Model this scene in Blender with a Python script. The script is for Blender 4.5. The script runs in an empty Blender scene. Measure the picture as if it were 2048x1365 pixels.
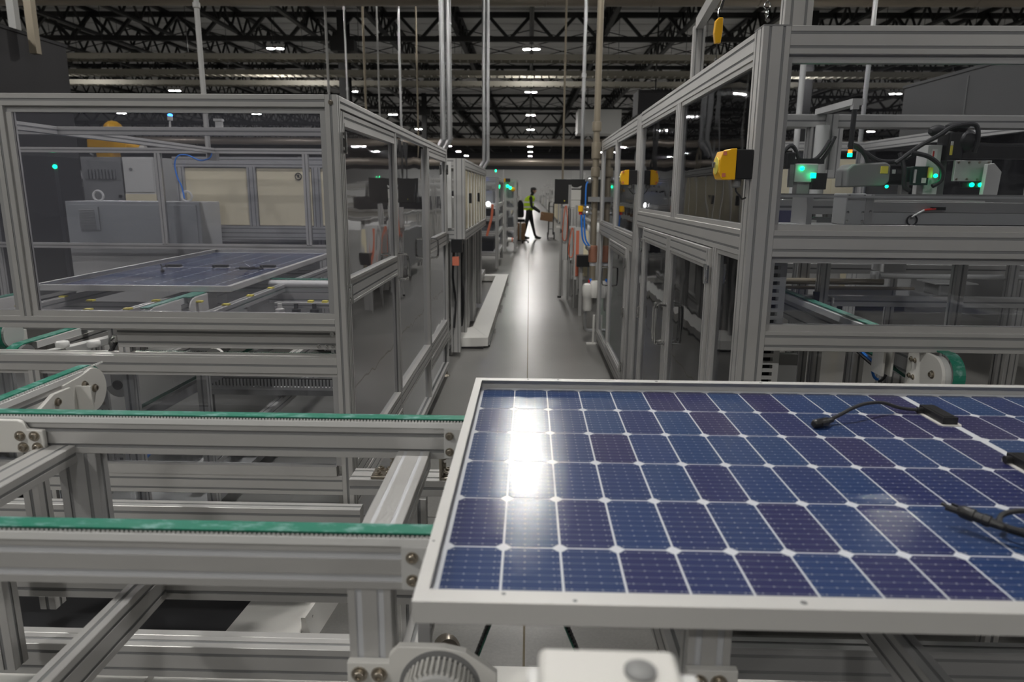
import bpy, bmesh, math, random
from mathutils import Vector, Matrix
random.seed(7)
PI = math.pi
SC = bpy.context.scene
C = bpy.context.collection

# ---------------------------------------------------------------- camera
YAW, PIT, ROL, FPX = -0.0233, 0.2127, 0.0077, 1387.2
cam_d = bpy.data.cameras.new('camera')
cam = bpy.data.objects.new('camera', cam_d); C.objects.link(cam)
cyw, syw = math.cos(YAW), math.sin(YAW)
cp, sp = math.cos(PIT), math.sin(PIT)
cr, sr = math.cos(ROL), math.sin(ROL)
Aax = Matrix(((1, 0, 0), (0, 0, -1), (0, 1, 0)))
Rz = Matrix(((cyw, -syw, 0), (syw, cyw, 0), (0, 0, 1)))
Rx = Matrix(((1, 0, 0), (0, cp, -sp), (0, sp, cp)))
Rr = Matrix(((cr, -sr, 0), (sr, cr, 0), (0, 0, 1)))
Mc = Rr @ Rx @ Aax @ Rz
right, down, fwd = Mc[0], Mc[1], Mc[2]
cam.matrix_world = Matrix((
    (right[0], -down[0], -fwd[0], 0.0),
    (right[1], -down[1], -fwd[1], 0.0),
    (right[2], -down[2], -fwd[2], 1.60),
    (0, 0, 0, 1)))
cam_d.sensor_width = 36.0
cam_d.lens = 36.0 * FPX / 2048.0
cam_d.clip_start = 0.05; cam_d.clip_end = 400
cam_d.dof.use_dof = True
cam_d.dof.focus_distance = 2.7
cam_d.dof.aperture_fstop = 4.0
SC.camera = cam

# ---------------------------------------------------------------- world, exposure
w = bpy.data.worlds.new('world'); SC.world = w; w.use_nodes = True
w.node_tree.nodes['Background'].inputs[0].default_value = (0.75, 0.8, 0.9, 1)
w.node_tree.nodes['Background'].inputs[1].default_value = 0.02
SC.view_settings.view_transform = 'Standard'
SC.view_settings.look = 'None'
SC.view_settings.exposure = 0.08
SC.view_settings.gamma = 1.0
SC.view_settings.use_curve_mapping = False
SC.cycles.transparent_max_bounces = 24
SC.cycles.max_bounces = 8
SC.cycles.sample_clamp_indirect = 4.0
LENS_POWER = 640.0      # emission of the high bay lenses

# ---------------------------------------------------------------- materials
def new_mat(name):
    m = bpy.data.materials.new(name); m.use_nodes = True
    nt = m.node_tree; b = nt.nodes['Principled BSDF']
    return m, nt, b

def P(name, col, rough=0.5, metal=0.0, coat=0.0, noise=None, bump=None, emis=None, spec=0.5, croug=0.05):
    """noise=(scale, amount, stretch xyz): small colour variation; bump=(scale, strength)"""
    m, nt, b = new_mat(name)
    b.inputs['Base Color'].default_value = (*col, 1)
    b.inputs['Roughness'].default_value = rough
    b.inputs['Metallic'].default_value = metal
    b.inputs['Specular IOR Level'].default_value = spec
    b.inputs['Coat Weight'].default_value = coat
    b.inputs['Coat Roughness'].default_value = croug
    if emis:
        b.inputs['Emission Color'].default_value = (*emis[0], 1)
        b.inputs['Emission Strength'].default_value = emis[1]
    if noise or bump:
        tc = nt.nodes.new('ShaderNodeTexCoord')
        mp = nt.nodes.new('ShaderNodeMapping')
        nt.links.new(tc.outputs['Object'], mp.inputs[0])
        if noise:
            s, a, st = noise
            mp.inputs['Scale'].default_value = st
            n = nt.nodes.new('ShaderNodeTexNoise'); n.inputs['Scale'].default_value = s
            n.inputs['Detail'].default_value = 4
            nt.links.new(mp.outputs[0], n.inputs[0])
            mx = nt.nodes.new('ShaderNodeMix'); mx.data_type = 'RGBA'
            mx.inputs[6].default_value = tuple(c * (1 - a) for c in col) + (1,)
            mx.inputs[7].default_value = tuple(min(1, c * (1 + a)) for c in col) + (1,)
            nt.links.new(n.outputs[0], mx.inputs[0]); nt.links.new(mx.outputs[2], b.inputs['Base Color'])
        if bump:
            n2 = nt.nodes.new('ShaderNodeTexNoise'); n2.inputs['Scale'].default_value = bump[0]
            nt.links.new(mp.outputs[0], n2.inputs[0])
            bp = nt.nodes.new('ShaderNodeBump'); bp.inputs['Strength'].default_value = bump[1]
            bp.inputs['Distance'].default_value = 0.002
            nt.links.new(n2.outputs[0], bp.inputs['Height']); nt.links.new(bp.outputs[0], b.inputs['Normal'])
    return m

M = {}
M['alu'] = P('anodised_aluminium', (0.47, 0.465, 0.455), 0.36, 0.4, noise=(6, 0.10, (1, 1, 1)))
M['alu_dark'] = P('aluminium_painted_shade', (0.36, 0.36, 0.36), 0.4, 0.4)  # darker copy of the aluminium, shade of recessed bars put into the colour
M['groove'] = P('groove_cover', (0.17, 0.172, 0.175), 0.6)
M['groove_light'] = P('groove_cover_pale', (0.5, 0.51, 0.53), 0.5, 0.1)
M['chrome'] = P('chrome', (0.75, 0.75, 0.74), 0.15, 1.0)
M['steel'] = P('bolt_steel', (0.42, 0.38, 0.32), 0.28, 0.95)
M['galv'] = P('galvanised_steel', (0.55, 0.56, 0.57), 0.28, 0.85, noise=(9, 0.15, (1, 1, .3)))
M['black'] = P('black_plastic', (0.012, 0.012, 0.013), 0.42)
M['rubber'] = P('black_rubber', (0.018, 0.018, 0.02), 0.6)
M['black_steel'] = P('black_painted_steel', (0.010, 0.010, 0.011), 0.6)
M['white'] = P('white_powder_coat', (0.62, 0.61, 0.58), 0.42, noise=(3, .04, (1, 1, 1)))
M['white_plastic'] = P('white_plastic_guide', (0.66, 0.66, 0.65), 0.4)
M['lgrey'] = P('light_grey_paint', (0.5, 0.5, 0.49), 0.45)
M['mgrey'] = P('mid_grey_paint', (0.2, 0.2, 0.2), 0.5)
M['dgrey'] = P('dark_grey_cladding', (0.030, 0.029, 0.034), 0.65, noise=(1.5, .15, (1, 1, 1)))
M['wallgrey'] = P('grey_cladding', (0.12, 0.12, 0.12), 0.6)
M['cream'] = P('cream_panel', (0.78, 0.70, 0.50), 0.5)
M['yellow'] = P('safety_yellow', (0.80, 0.42, 0.005), 0.38)
M['lemon'] = P('yellow_label', (0.72, 0.62, 0.08), 0.5)
M['red'] = P('red_plastic', (0.5, 0.03, 0.02), 0.45)
M['orange'] = P('orange_hose', (0.60, 0.17, 0.10), 0.5)
M['blue'] = P('blue_tube', (0.02, 0.18, 0.65), 0.4)
M['copper'] = P('copper_pipe', (0.45, 0.22, 0.15), 0.4, 0.6)
M['brass'] = P('aged_pipe', (0.30, 0.26, 0.2), 0.45, 0.6)
M['cardboard'] = P('cardboard', (0.20, 0.115, 0.06), 0.8)
M['deck'] = P('roof_deck', (0.52, 0.52, 0.52), 0.7)
M['duct'] = P('duct_steel', (0.27, 0.235, 0.20), 0.42, 0.5, noise=(2, .12, (.3, 1, 1)))
M['tray'] = P('cable_tray_steel', (0.24, 0.225, 0.19), 0.5, 0.3)
M['skin'] = P('skin', (0.35, 0.2, 0.14), 0.6)
M['cloth_black'] = P('black_cloth', (0.01, 0.01, 0.012), 0.85)
M['hivis'] = P('high_visibility_cloth', (0.42, 0.62, 0.02), 0.7)
M['hivis'].node_tree.nodes['Principled BSDF'].inputs['Specular IOR Level'].default_value = .3
M['reflective'] = P('reflective_strip', (0.6, 0.6, 0.6), 0.5)
M['led_green'] = P('green_led', (0, .1, .03), .4, emis=((0.0, 1.0, 0.32), 7))
M['led_blue'] = P('blue_led', (0, .03, .2), .4, emis=((0.03, 0.16, 1.0), 9))
M['led_orange'] = P('orange_led', (.3, .05, 0), .4, emis=((1.0, 0.2, 0.02), 3))
M['led_red'] = P('red_led', (.3, .0, 0), .4, emis=((1.0, 0.02, 0.02), 4))
M['led_white'] = P('white_led', (.6, .6, .6), .4, emis=((1.0, 1.0, 1.0), 12))
M['lens'] = P('lamp_lens', (.9, .9, .9), .4, emis=((1.0, 0.975, 0.93), LENS_POWER))

def belt_mat():
    m, nt, b = new_mat('green_belt')
    b.inputs['Roughness'].default_value = 0.45
    tc = nt.nodes.new('ShaderNodeTexCoord'); mp = nt.nodes.new('ShaderNodeMapping')
    mp.inputs['Scale'].default_value = (14, 30, 14)
    mp.inputs['Rotation'].default_value = (0, 0, .7)
    nt.links.new(tc.outputs['Object'], mp.inputs[0])
    n = nt.nodes.new('ShaderNodeTexNoise'); n.inputs['Scale'].default_value = 1.6; n.inputs['Detail'].default_value = 7
    n.inputs['Roughness'].default_value = .65
    nt.links.new(mp.outputs[0], n.inputs[0])
    r = nt.nodes.new('ShaderNodeValToRGB')
    r.color_ramp.elements[0].position = .50; r.color_ramp.elements[0].color = (0.012, 0.17, 0.11, 1)
    r.color_ramp.elements[1].position = .72; r.color_ramp.elements[1].color = (0.26, 0.44, 0.42, 1)
    nt.links.new(n.outputs[0], r.inputs[0]); nt.links.new(r.outputs[0], b.inputs['Base Color'])
    return m
M['belt'] = belt_mat()
M['belt_edge'] = P('belt_edge', (0.006, 0.07, 0.045), .5)

def pane_mat(name, refl=1.0, dust_haze=0.05, tint=(0.93, 0.94, 0.96), dust_haze_col=(.6, .6, .66), rough=.02, streak=.6):
    m = bpy.data.materials.new(name); m.use_nodes = True
    nt = m.node_tree; nt.nodes.clear(); N = nt.nodes.new; L = nt.links.new
    out = N('ShaderNodeOutputMaterial')
    tr = N('ShaderNodeBsdfTransparent'); tr.inputs[0].default_value = (*tint, 1)
    gl = N('ShaderNodeBsdfGlossy'); gl.inputs['Roughness'].default_value = rough
    gl.inputs[0].default_value = (.92, .93, .96, 1)
    df = N('ShaderNodeBsdfDiffuse'); df.inputs[0].default_value = (*dust_haze_col, 1)
    fr = N('ShaderNodeFresnel'); fr.inputs[0].default_value = 1.49
    geo = N('ShaderNodeNewGeometry')
    tc = N('ShaderNodeTexCoord'); mp = N('ShaderNodeMapping'); mp.inputs['Scale'].default_value = (34, 34, 5)
    n = N('ShaderNodeTexNoise'); n.inputs['Scale'].default_value = 1.5; n.inputs['Detail'].default_value = 6
    n.inputs['Roughness'].default_value = .7
    L(tc.outputs['Object'], mp.inputs[0]); L(mp.outputs[0], n.inputs[0])
    r = N('ShaderNodeMapRange'); r.inputs[1].default_value = .62; r.inputs[2].default_value = .85
    r.inputs[3].default_value = dust_haze; r.inputs[4].default_value = dust_haze + dust_haze * streak * 3
    L(n.outputs[0], r.inputs[0])
    fm = N('ShaderNodeMath'); fm.operation = 'MULTIPLY'; fm.inputs[1].default_value = refl; fm.use_clamp = True
    L(fr.outputs[0], fm.inputs[0])
    # soft waviness of the sheet bends what it mirrors
    w_ = N('ShaderNodeTexNoise'); w_.inputs['Scale'].default_value = 2.2
    L(tc.outputs['Object'], w_.inputs[0])
    bp = N('ShaderNodeBump'); bp.inputs['Strength'].default_value = .35; bp.inputs['Distance'].default_value = .006
    L(w_.outputs[0], bp.inputs['Height']); L(bp.outputs[0], gl.inputs['Normal'])
    m1 = N('ShaderNodeMixShader'); L(r.outputs[0], m1.inputs[0]); L(tr.outputs[0], m1.inputs[1]); L(df.outputs[0], m1.inputs[2])
    m2 = N('ShaderNodeMixShader'); L(fm.outputs[0], m2.inputs[0]); L(m1.outputs[0], m2.inputs[1]); L(gl.outputs[0], m2.inputs[2])
    L(m2.outputs[0], out.inputs[0])
    return m
M['pane'] = pane_mat('clear_pane', 1.0, .012)
M['pane_left'] = pane_mat('hazed_pane', 2.2, .26, (.90, .90, .93), (.55, .51, .52))  # strong pale diffuse paints the haze of reflections on the side panes
M['pane_front'] = pane_mat('front_pane', 1.0, .085, (.92, .92, .95), (.40, .41, .47))

def concrete_mat():
    m, nt, b = new_mat('polished_concrete')
    N = nt.nodes.new; L = nt.links.new
    tc = N('ShaderNodeTexCoord')
    n1 = N('ShaderNodeTexNoise'); n1.inputs['Scale'].default_value = .9; n1.inputs['Detail'].default_value = 8
    n2 = N('ShaderNodeTexNoise'); n2.inputs['Scale'].default_value = 90; n2.inputs['Detail'].default_value = 3
    L(tc.outputs['Object'], n1.inputs[0]); L(tc.outputs['Object'], n2.inputs[0])
    r = N('ShaderNodeValToRGB')
    r.color_ramp.elements[0].position = .3; r.color_ramp.elements[0].color = (.135, .132, .125, 1)
    r.color_ramp.elements[1].position = .7; r.color_ramp.elements[1].color = (.21, .205, .195, 1)
    L(n1.outputs[0], r.inputs[0])
    mx = N('ShaderNodeMix'); mx.data_type = 'RGBA'; mx.blend_type = 'MULTIPLY'; mx.inputs[0].default_value = .35
    L(r.outputs[0], mx.inputs[6]); L(n2.outputs[0], mx.inputs[7]); L(mx.outputs[2], b.inputs['Base Color'])
    rr = N('ShaderNodeMapRange'); rr.inputs[3].default_value = .25; rr.inputs[4].default_value = .33
    L(n1.outputs[0], rr.inputs[0]); L(rr.outputs[0], b.inputs['Roughness'])
    bp = N('ShaderNodeBump'); bp.inputs['Strength'].default_value = .12; bp.inputs['Distance'].default_value = .003
    n3 = N('ShaderNodeTexNoise'); n3.inputs['Scale'].default_value = 3
    L(tc.outputs['Object'], n3.inputs[0]); L(n3.outputs[0], bp.inputs['Height']); L(bp.outputs[0], b.inputs['Normal'])
    return m
M['concrete'] = concrete_mat()
M['joint'] = P('floor_joint', (.10, .085, .055), .8)

def glazed(b, nt, cr_=.085):
    """solar glass lying over the colour: a coat with a fine stipple"""
    b.inputs['Coat Weight'].default_value = 0.75
    b.inputs['Coat Roughness'].default_value = cr_
    b.inputs['Coat IOR'].default_value = 1.5
    b.inputs['Roughness'].default_value = .5
    b.inputs['Specular IOR Level'].default_value = .2
    tc = nt.nodes.new('ShaderNodeTexCoord')
    n = nt.nodes.new('ShaderNodeTexNoise'); n.inputs['Scale'].default_value = 420; n.inputs['Detail'].default_value = 1
    nt.links.new(tc.outputs['Object'], n.inputs[0])
    bp = nt.nodes.new('ShaderNodeBump'); bp.inputs['Strength'].default_value = .35; bp.inputs['Distance'].default_value = .0006
    nt.links.new(n.outputs[0], bp.inputs['Height']); nt.links.new(bp.outputs[0], b.inputs['Coat Normal'])

def back_mat():
    m, nt, b = new_mat('white_backsheet_glass')
    b.inputs['Base Color'].default_value = (.60, .62, .66, 1); glazed(b, nt); return m
M['backsheet'] = back_mat()

def cell_mat():
    m, nt, b = new_mat('solar_cell'); N = nt.nodes.new; L = nt.links.new
    glazed(b, nt)
    tc = N('ShaderNodeTexCoord'); sx = N('ShaderNodeSeparateXYZ'); L(tc.outputs['Object'], sx.inputs[0])
    def mth(op, a, v=None, v2=None):
        n = N('ShaderNodeMath'); n.operation = op
        if isinstance(a, (int, float)): n.inputs[0].default_value = a
        else: L(a, n.inputs[0])
        if v is not None:
            if isinstance(v, (int, float)): n.inputs[1].default_value = v
            else: L(v, n.inputs[1])
        if v2 is not None: n.inputs[2].default_value = v2
        return n.outputs[0]
    # ten busbars along x (local), spaced over the 0.166 m width
    fy = mth('FRACT', mth('MULTIPLY_ADD', sx.outputs[1], 10 / .166, 5.0))
    dy = mth('ABSOLUTE', mth('SUBTRACT', fy, .5))
    line = mth('LESS_THAN', dy, .035)
    fx = mth('FRACT', mth('MULTIPLY_ADD', sx.outputs[0], 4 / .082, 2.0))
    dx = mth('ABSOLUTE', mth('SUBTRACT', fx, .5))
    dot = mth('MULTIPLY', mth('LESS_THAN', dy, .085), mth('LESS_THAN', dx, .05))
    end = mth('MULTIPLY', mth('LESS_THAN', dy, .06), mth('GREATER_THAN', mth('ABSOLUTE', sx.outputs[0]), .0355))
    mask = mth('MAXIMUM', mth('MULTIPLY', line, .30), mth('MAXIMUM', mth('MULTIPLY', dot, .85), mth('MULTIPLY', end, .55)))
    oi = N('ShaderNodeObjectInfo')
    r = N('ShaderNodeValToRGB')
    r.color_ramp.elements[0].position = 0; r.color_ramp.elements[0].color = (.010, .030, .115, 1)
    r.color_ramp.elements[1].position = 1; r.color_ramp.elements[1].color = (.016, .014, .075, 1)
    e = r.color_ramp.elements.new(.45); e.color = (.011, .040, .125, 1)
    e = r.color_ramp.elements.new(.75); e.color = (.011, .020, .095, 1)
    L(oi.outputs['Random'], r.inputs[0])
    mx = N('ShaderNodeMix'); mx.data_type = 'RGBA'; L(mask, mx.inputs[0]); L(r.outputs[0], mx.inputs[6])
    mx.inputs[7].default_value = (.36, .38, .42, 1)
    L(mx.outputs[2], b.inputs['Base Color'])
    return m
M['cell'] = cell_mat()

# ---------------------------------------------------------------- mesh helpers
class MB:
    def __init__(s): s.v = []; s.f = []; s.m = []
    def quadbox(s, p, m=0):
        k = len(s.v); s.v += p
        for q in ((0, 3, 2, 1), (4, 5, 6, 7), (0, 1, 5, 4), (1, 2, 6, 5), (2, 3, 7, 6), (3, 0, 4, 7)):
            s.f.append(tuple(k + i for i in q)); s.m.append(m)
        return s
    def box(s, x0, x1, y0, y1, z0, z1, m=0):
        return s.quadbox([(x0, y0, z0), (x1, y0, z0), (x1, y1, z0), (x0, y1, z0), (x0, y0, z1), (x1, y0, z1), (x1, y1, z1), (x0, y1, z1)], m)
    def bar(s, a, b, w_, h, m=0, up=(0, 0, 1)):
        """square bar from a to b"""
        a = Vector(a); b = Vector(b); d = (b - a).normalized(); u = Vector(up)
        if abs(d.dot(u)) > .99: u = Vector((0, 1, 0))
        sx = d.cross(u).normalized() * w_ / 2; sy = sx.cross(d).normalized() * h / 2
        p = [tuple(q) for q in (a - sx - sy, a + sx - sy, a + sx + sy, a - sx + sy)]
        p += [tuple(q) for q in (b - sx - sy, b + sx - sy, b + sx + sy, b - sx + sy)]
        return s.quadbox(p, m)
    def prism(s, poly, axis, a, b, m=0, mats=None):
        """poly in (y,z) for axis x, (x,z) for y, (x,y) for z"""
        n = len(poly); k = len(s.v)
        def pt(u, v, t):
            return {'x': (t, u, v), 'y': (u, t, v), 'z': (u, v, t)}[axis]
        s.v += [pt(u, v, a) for u, v in poly] + [pt(u, v, b) for u, v in poly]
        for i in range(n):
            j = (i + 1) % n
            s.f.append((k + i, k + j, k + n + j, k + n + i)); s.m.append(mats[i] if mats else m)
        s.f.append(tuple(k + i for i in reversed(range(n)))); s.m.append(m)
        s.f.append(tuple(k + n + i for i in range(n))); s.m.append(m)
        return s
    def ring(s, pts, m=0): pass
    def cyl(s, a, b, r, n=16, r2=None, m=0):
        a = Vector(a); b = Vector(b); d = (b - a).normalized()
        u = Vector((0, 0, 1)) if abs(d.z) < .9 else Vector((1, 0, 0))
        x = d.cross(u).normalized(); y = d.cross(x).normalized(); r2 = r if r2 is None else r2
        k = len(s.v)
        for q, rr in ((a, r), (b, r2)):
            for i in range(n):
                t = 2 * PI * i / n; s.v.append(tuple(q + x * math.cos(t) * rr + y * math.sin(t) * rr))
        for i in range(n):
            j = (i + 1) % n; s.f.append((k + i, k + j, k + n + j, k + n + i)); s.m.append(m)
        s.f.append(tuple(k + i for i in reversed(range(n)))); s.m.append(m)
        s.f.append(tuple(k + n + i for i in range(n))); s.m.append(m)
        return s
    def lathe(s, c, prof, axis=(0, 0, 1), n=20, m=0):
        """prof: list of (r, t) along axis from c"""
        d = Vector(axis).normalized(); c = Vector(c)
        u = Vector((0, 0, 1)) if abs(d.z) < .9 else Vector((1, 0, 0))
        x = d.cross(u).normalized(); y = d.cross(x).normalized()
        k = len(s.v); N = len(prof)
        for r, t in prof:
            for i in range(n):
                a = 2 * PI * i / n; s.v.append(tuple(c + d * t + x * math.cos(a) * r + y * math.sin(a) * r))
        for j in range(N - 1):
            for i in range(n):
                i2 = (i + 1) % n
                s.f.append((k + j * n + i, k + j * n + i2, k + (j + 1) * n + i2, k + (j + 1) * n + i)); s.m.append(m)
        s.f.append(tuple(k + i for i in reversed(range(n)))); s.m.append(m)
        s.f.append(tuple(k + (N - 1) * n + i for i in range(n))); s.m.append(m)
        return s
    def tube(s, pts, r, n=8, m=0, smooth=0):
        pts = [Vector(p) for p in pts]
        if smooth:
            q = []
            for i in range(len(pts) - 1):
                p0 = pts[max(i - 1, 0)]; p1 = pts[i]; p2 = pts[i + 1]; p3 = pts[min(i + 2, len(pts) - 1)]
                for j in range(smooth):
                    t = j / smooth
                    q.append(.5 * ((2 * p1) + (p2 - p0) * t + (2 * p0 - 5 * p1 + 4 * p2 - p3) * t * t + (3 * p1 - p0 - 3 * p2 + p3) * t ** 3))
            q.append(pts[-1]); pts = q
        k = len(s.v); N = len(pts); ref = None
        for i, p in enumerate(pts):
            d = (pts[min(i + 1, N - 1)] - pts[max(i - 1, 0)]).normalized()
            if ref is None:
                u = Vector((0, 0, 1)) if abs(d.z) < .9 else Vector((1, 0, 0)); ref = d.cross(u).normalized()
            ref = (ref - d * ref.dot(d)).normalized(); y = d.cross(ref)
            for j in range(n):
                a = 2 * PI * j / n; s.v.append(tuple(p + ref * math.cos(a) * r + y * math.sin(a) * r))
        for i in range(N - 1):
            for j in range(n):
                j2 = (j + 1) % n
                s.f.append((k + i * n + j, k + i * n + j2, k + (i + 1) * n + j2, k + (i + 1) * n + j)); s.m.append(m)
        s.f.append(tuple(k + i for i in reversed(range(n)))); s.m.append(m)
        s.f.append(tuple(k + (N - 1) * n + i for i in range(n))); s.m.append(m)
        return s
    def sphere(s, c, r, n=12, m=0, sc=(1, 1, 1)):
        h = n // 2; k = len(s.v)
        for i in range(h + 1):
            ph = PI * i / h
            for j in range(n):
                th = 2 * PI * j / n
                s.v.append((c[0] + r * sc[0] * math.sin(ph) * math.cos(th), c[1] + r * sc[1] * math.sin(ph) * math.sin(th), c[2] + r * sc[2] * math.cos(ph)))
        for i in range(h):
            for j in range(n):
                j2 = (j + 1) % n
                s.f.append((k + i * n + j, k + (i + 1) * n + j, k + (i + 1) * n + j2, k + i * n + j2)); s.m.append(m)
        return s
    def prof(s, x0, x1, y0, y1, z0, z1, axis, g=.0045, d=.0018, mod=.0445, ch=.0012):
        """T-slot extrusion filling the box, grooves on every long face"""
        if axis == 'x': u0, u1, v0, v1, a, b = y0, y1, z0, z1, x0, x1
        elif axis == 'y': u0, u1, v0, v1, a, b = x0, x1, z0, z1, y0, y1
        else: u0, u1, v0, v1, a, b = x0, x1, y0, y1, z0, z1
        W = u1 - u0; H = v1 - v0
        def slots(L_):
            if L_ < .027: return []
            k = max(1, round(L_ / mod)); return [(i + .5) * L_ / k for i in range(k)]
        pts = []; ms = []
        def side(o, du, dv, L_):
            # o start corner, (du,dv) direction, inward normal = rotate left
            nu, nv = -dv, du
            def put(t, dep, mm):
                pts.append((o[0] + du * t + nu * dep, o[1] + dv * t + nv * dep)); ms.append(mm)
            put(ch, 0, 0)
            for c in slots(L_):
                put(c - g, 0, 0); put(c - g, d, 1); put(c + g, d, 0); put(c + g, 0, 0)
            put(L_ - ch, 0, 0)
        side((u0, v0), 1, 0, W); side((u1, v0), 0, 1, H); side((u1, v1), -1, 0, W); side((u0, v1), 0, -1, H)
        return s.prism(pts, axis, a, b, 0, ms)
    def build(s, name, mats, parent=None, smooth=False, kind=None, bevel=0):
        """one mesh object; under a parent the vertices are stored relative to it"""
        off = Vector(parent.matrix_basis.translation) if parent else Vector((0, 0, 0))
        q = parent.parent if parent else None
        while q: off += q.matrix_basis.translation; q = q.parent
        me = bpy.data.meshes.new(name)
        org = Vector((0, 0, 0))
        if True:
            xs = [v[0] for v in s.v]; ys = [v[1] for v in s.v]; zs = [v[2] for v in s.v]
            org = Vector(((min(xs) + max(xs)) / 2, (min(ys) + max(ys)) / 2, min(zs)))
        me.from_pydata([(v[0] - org.x, v[1] - org.y, v[2] - org.z) for v in s.v], [], s.f)
        if isinstance(mats, str): mats = [mats]
        for k in mats: me.materials.append(M[k])
        me.polygons.foreach_set('material_index', [min(i, len(mats) - 1) for i in s.m])
        if smooth:
            me.polygons.foreach_set('use_smooth', [True] * len(me.polygons))
            try: me.set_sharp_from_angle(angle=math.radians(38))
            except Exception: pass
        me.update()
        bm = bmesh.new(); bm.from_mesh(me); bmesh.ops.recalc_face_normals(bm, faces=bm.faces); bm.to_mesh(me); bm.free()
        o = bpy.data.objects.new(name, me); C.objects.link(o)
        o.location = org - off
        if parent: o.parent = parent
        if kind: o['kind'] = kind
        if bevel:
            bv = o.modifiers.new('bevel', 'BEVEL'); bv.width = bevel; bv.segments = 2; bv.limit_method = 'ANGLE'
        return o

def thing(name, label, cat, loc=(0, 0, 0), group=None):
    o = bpy.data.objects.new(name, None); C.objects.link(o); o.location = loc
    o.empty_display_size = .1
    o['label'] = label; o['category'] = cat
    if group: o['group'] = group
    return o
def tag(o, label, cat, group=None):
    o['label'] = label; o['category'] = cat
    if group: o['group'] = group
    return o
def struct(o): o['kind'] = 'structure'; return o
def B(*a, m=0): return MB().box(*a, m=m)
def copy_tree(o, parent=None, label=None, loc=None):
    c = o.copy(); C.objects.link(c)
    if parent: c.parent = parent
    if label: c['label'] = label
    if loc: c.location = loc
    for ch in list(o.children): copy_tree(ch, c)
    return c
AL = ['alu', 'groove']
def rail(t, x0, x1, y0, y1, z0, z1, axis, name='rail', mats=AL, **k):
    return MB().prof(x0, x1, y0, y1, z0, z1, axis, **k).build(name, mats, t)
def bolt(t, p, ax=(0, -1, 0), r=.011, name='bolt', mat='steel'):
    """socket cap screw on a washer, head pointing along ax"""
    mb = MB().lathe(p, [(r * 1.5, 0), (r * 1.5, .002), (r * 1.0, .0022), (r, r * .95), (r * .9, r * 1.05), (r * .5, r * 1.05), (r * .5, r * .6)], ax, 14)
    return mb.build(name, mat, t, smooth=True)
ORD = ['first', 'second', 'third', 'fourth', 'fifth', 'sixth', 'seventh', 'eighth', 'ninth', 'tenth', 'eleventh', 'twelfth']
# ================================================================ the hall
fl = struct(MB().box(-60, 60, -30, 130, -.3, -.01).build('floor', 'concrete'))
xs = [-60, -34.6, -27, -19.6, -12, -4.6, 0.0, 7.4, 14.9, 22.3, 29.7, 60]
ys = [-30, 3.2, 14.2, 26.6, 39, 63, 95, 130]
for i in range(len(xs) - 1):
    for j in range(len(ys) - 1):
        MB().box(xs[i] + .004, xs[i + 1] - .004, ys[j] + .003, ys[j + 1] - .003, -.01, 0).build('slab', 'concrete', fl)
for x in xs[1:-1]:
    MB().box(x - .004, x + .004, -30, 130, -.01, -.0015).build('joint_filler', 'joint', fl)
struct(MB().box(-60, 60, 125, 125.3, 0, 9.3).box(-60, 60, 124.9, 125, 5.3, 9.2, 1).build('wall_back', ['lgrey', 'dgrey']))
struct(MB().box(-60, -59.7, -30, 125, 0, 9.3).build('wall_left', 'mgrey'))
struct(MB().box(59.7, 60, -30, 125, 0, 9.3).build('wall_right', 'mgrey'))
struct(MB().box(-60, 60, -30.3, -30, 0, 9.3).build('wall_front', 'mgrey'))
ceil = MB()
for k in range(120):                                     # folded roof deck, ribs across the hall
    y = -30 + k * 1.3
    ceil.box(-60, 60, y, y + 1.18, 9.0, 9.05); ceil.box(-60, 60, y + 1.18, y + 1.3, 9.03, 9.08)
ceil = struct(ceil.build('ceiling', 'deck'))

# roof girders across the hall: chords and every web bar of the near ones its own piece
GZ0, GZ1 = 7.72, 8.86
def girder(y, single):
    t = thing('roof_girder', 'x', 'girder', (0, y, GZ0)); del t['label']; del t['category']
    t.parent = ceil; t.location = (0 - ceil.location.x, y - ceil.location.y, GZ0 - ceil.location.z)
    MB().box(-55, 55, y - .09, y - .015, GZ0, GZ0 + .2).box(-55, 55, y + .015, y + .09, GZ0, GZ0 + .2).build('chord', 'black_steel', t)
    MB().box(-55, 55, y - .09, y - .015, GZ1 - .2, GZ1).box(-55, 55, y + .015, y + .09, GZ1 - .2, GZ1).build('chord', 'black_steel', t)
    st = 1.86; rest = MB(); wm = {}
    for i in range(-28, 29):
        x = i * st / 1.0
        for s_ in (1, -1):
            a = (x, y, GZ1 - .08); b = (x + s_ * st / 2, y, GZ0 + .08)
            if single and abs(x) < 22:
                if s_ not in wm:
                    o = MB().bar(a, b, .15, .12).build('web', 'black_steel', t); wm[s_] = (o, x)
                else:
                    o0, x0 = wm[s_]; o = o0.copy(); C.objects.link(o); o.parent = t
                    o.location = o0.location + Vector((x - x0, 0, 0))
            else: rest.bar(a, b, .15, .12)
    rest.build('web_run', 'black_steel', t, kind='stuff')
for k, y in enumerate([-6.2, 6.2, 18.6, 31.0, 43.4, 55.8, 68.2, 80.6, 93, 105.4, 117.8]):
    girder(y, k in (3, 4))
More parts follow.
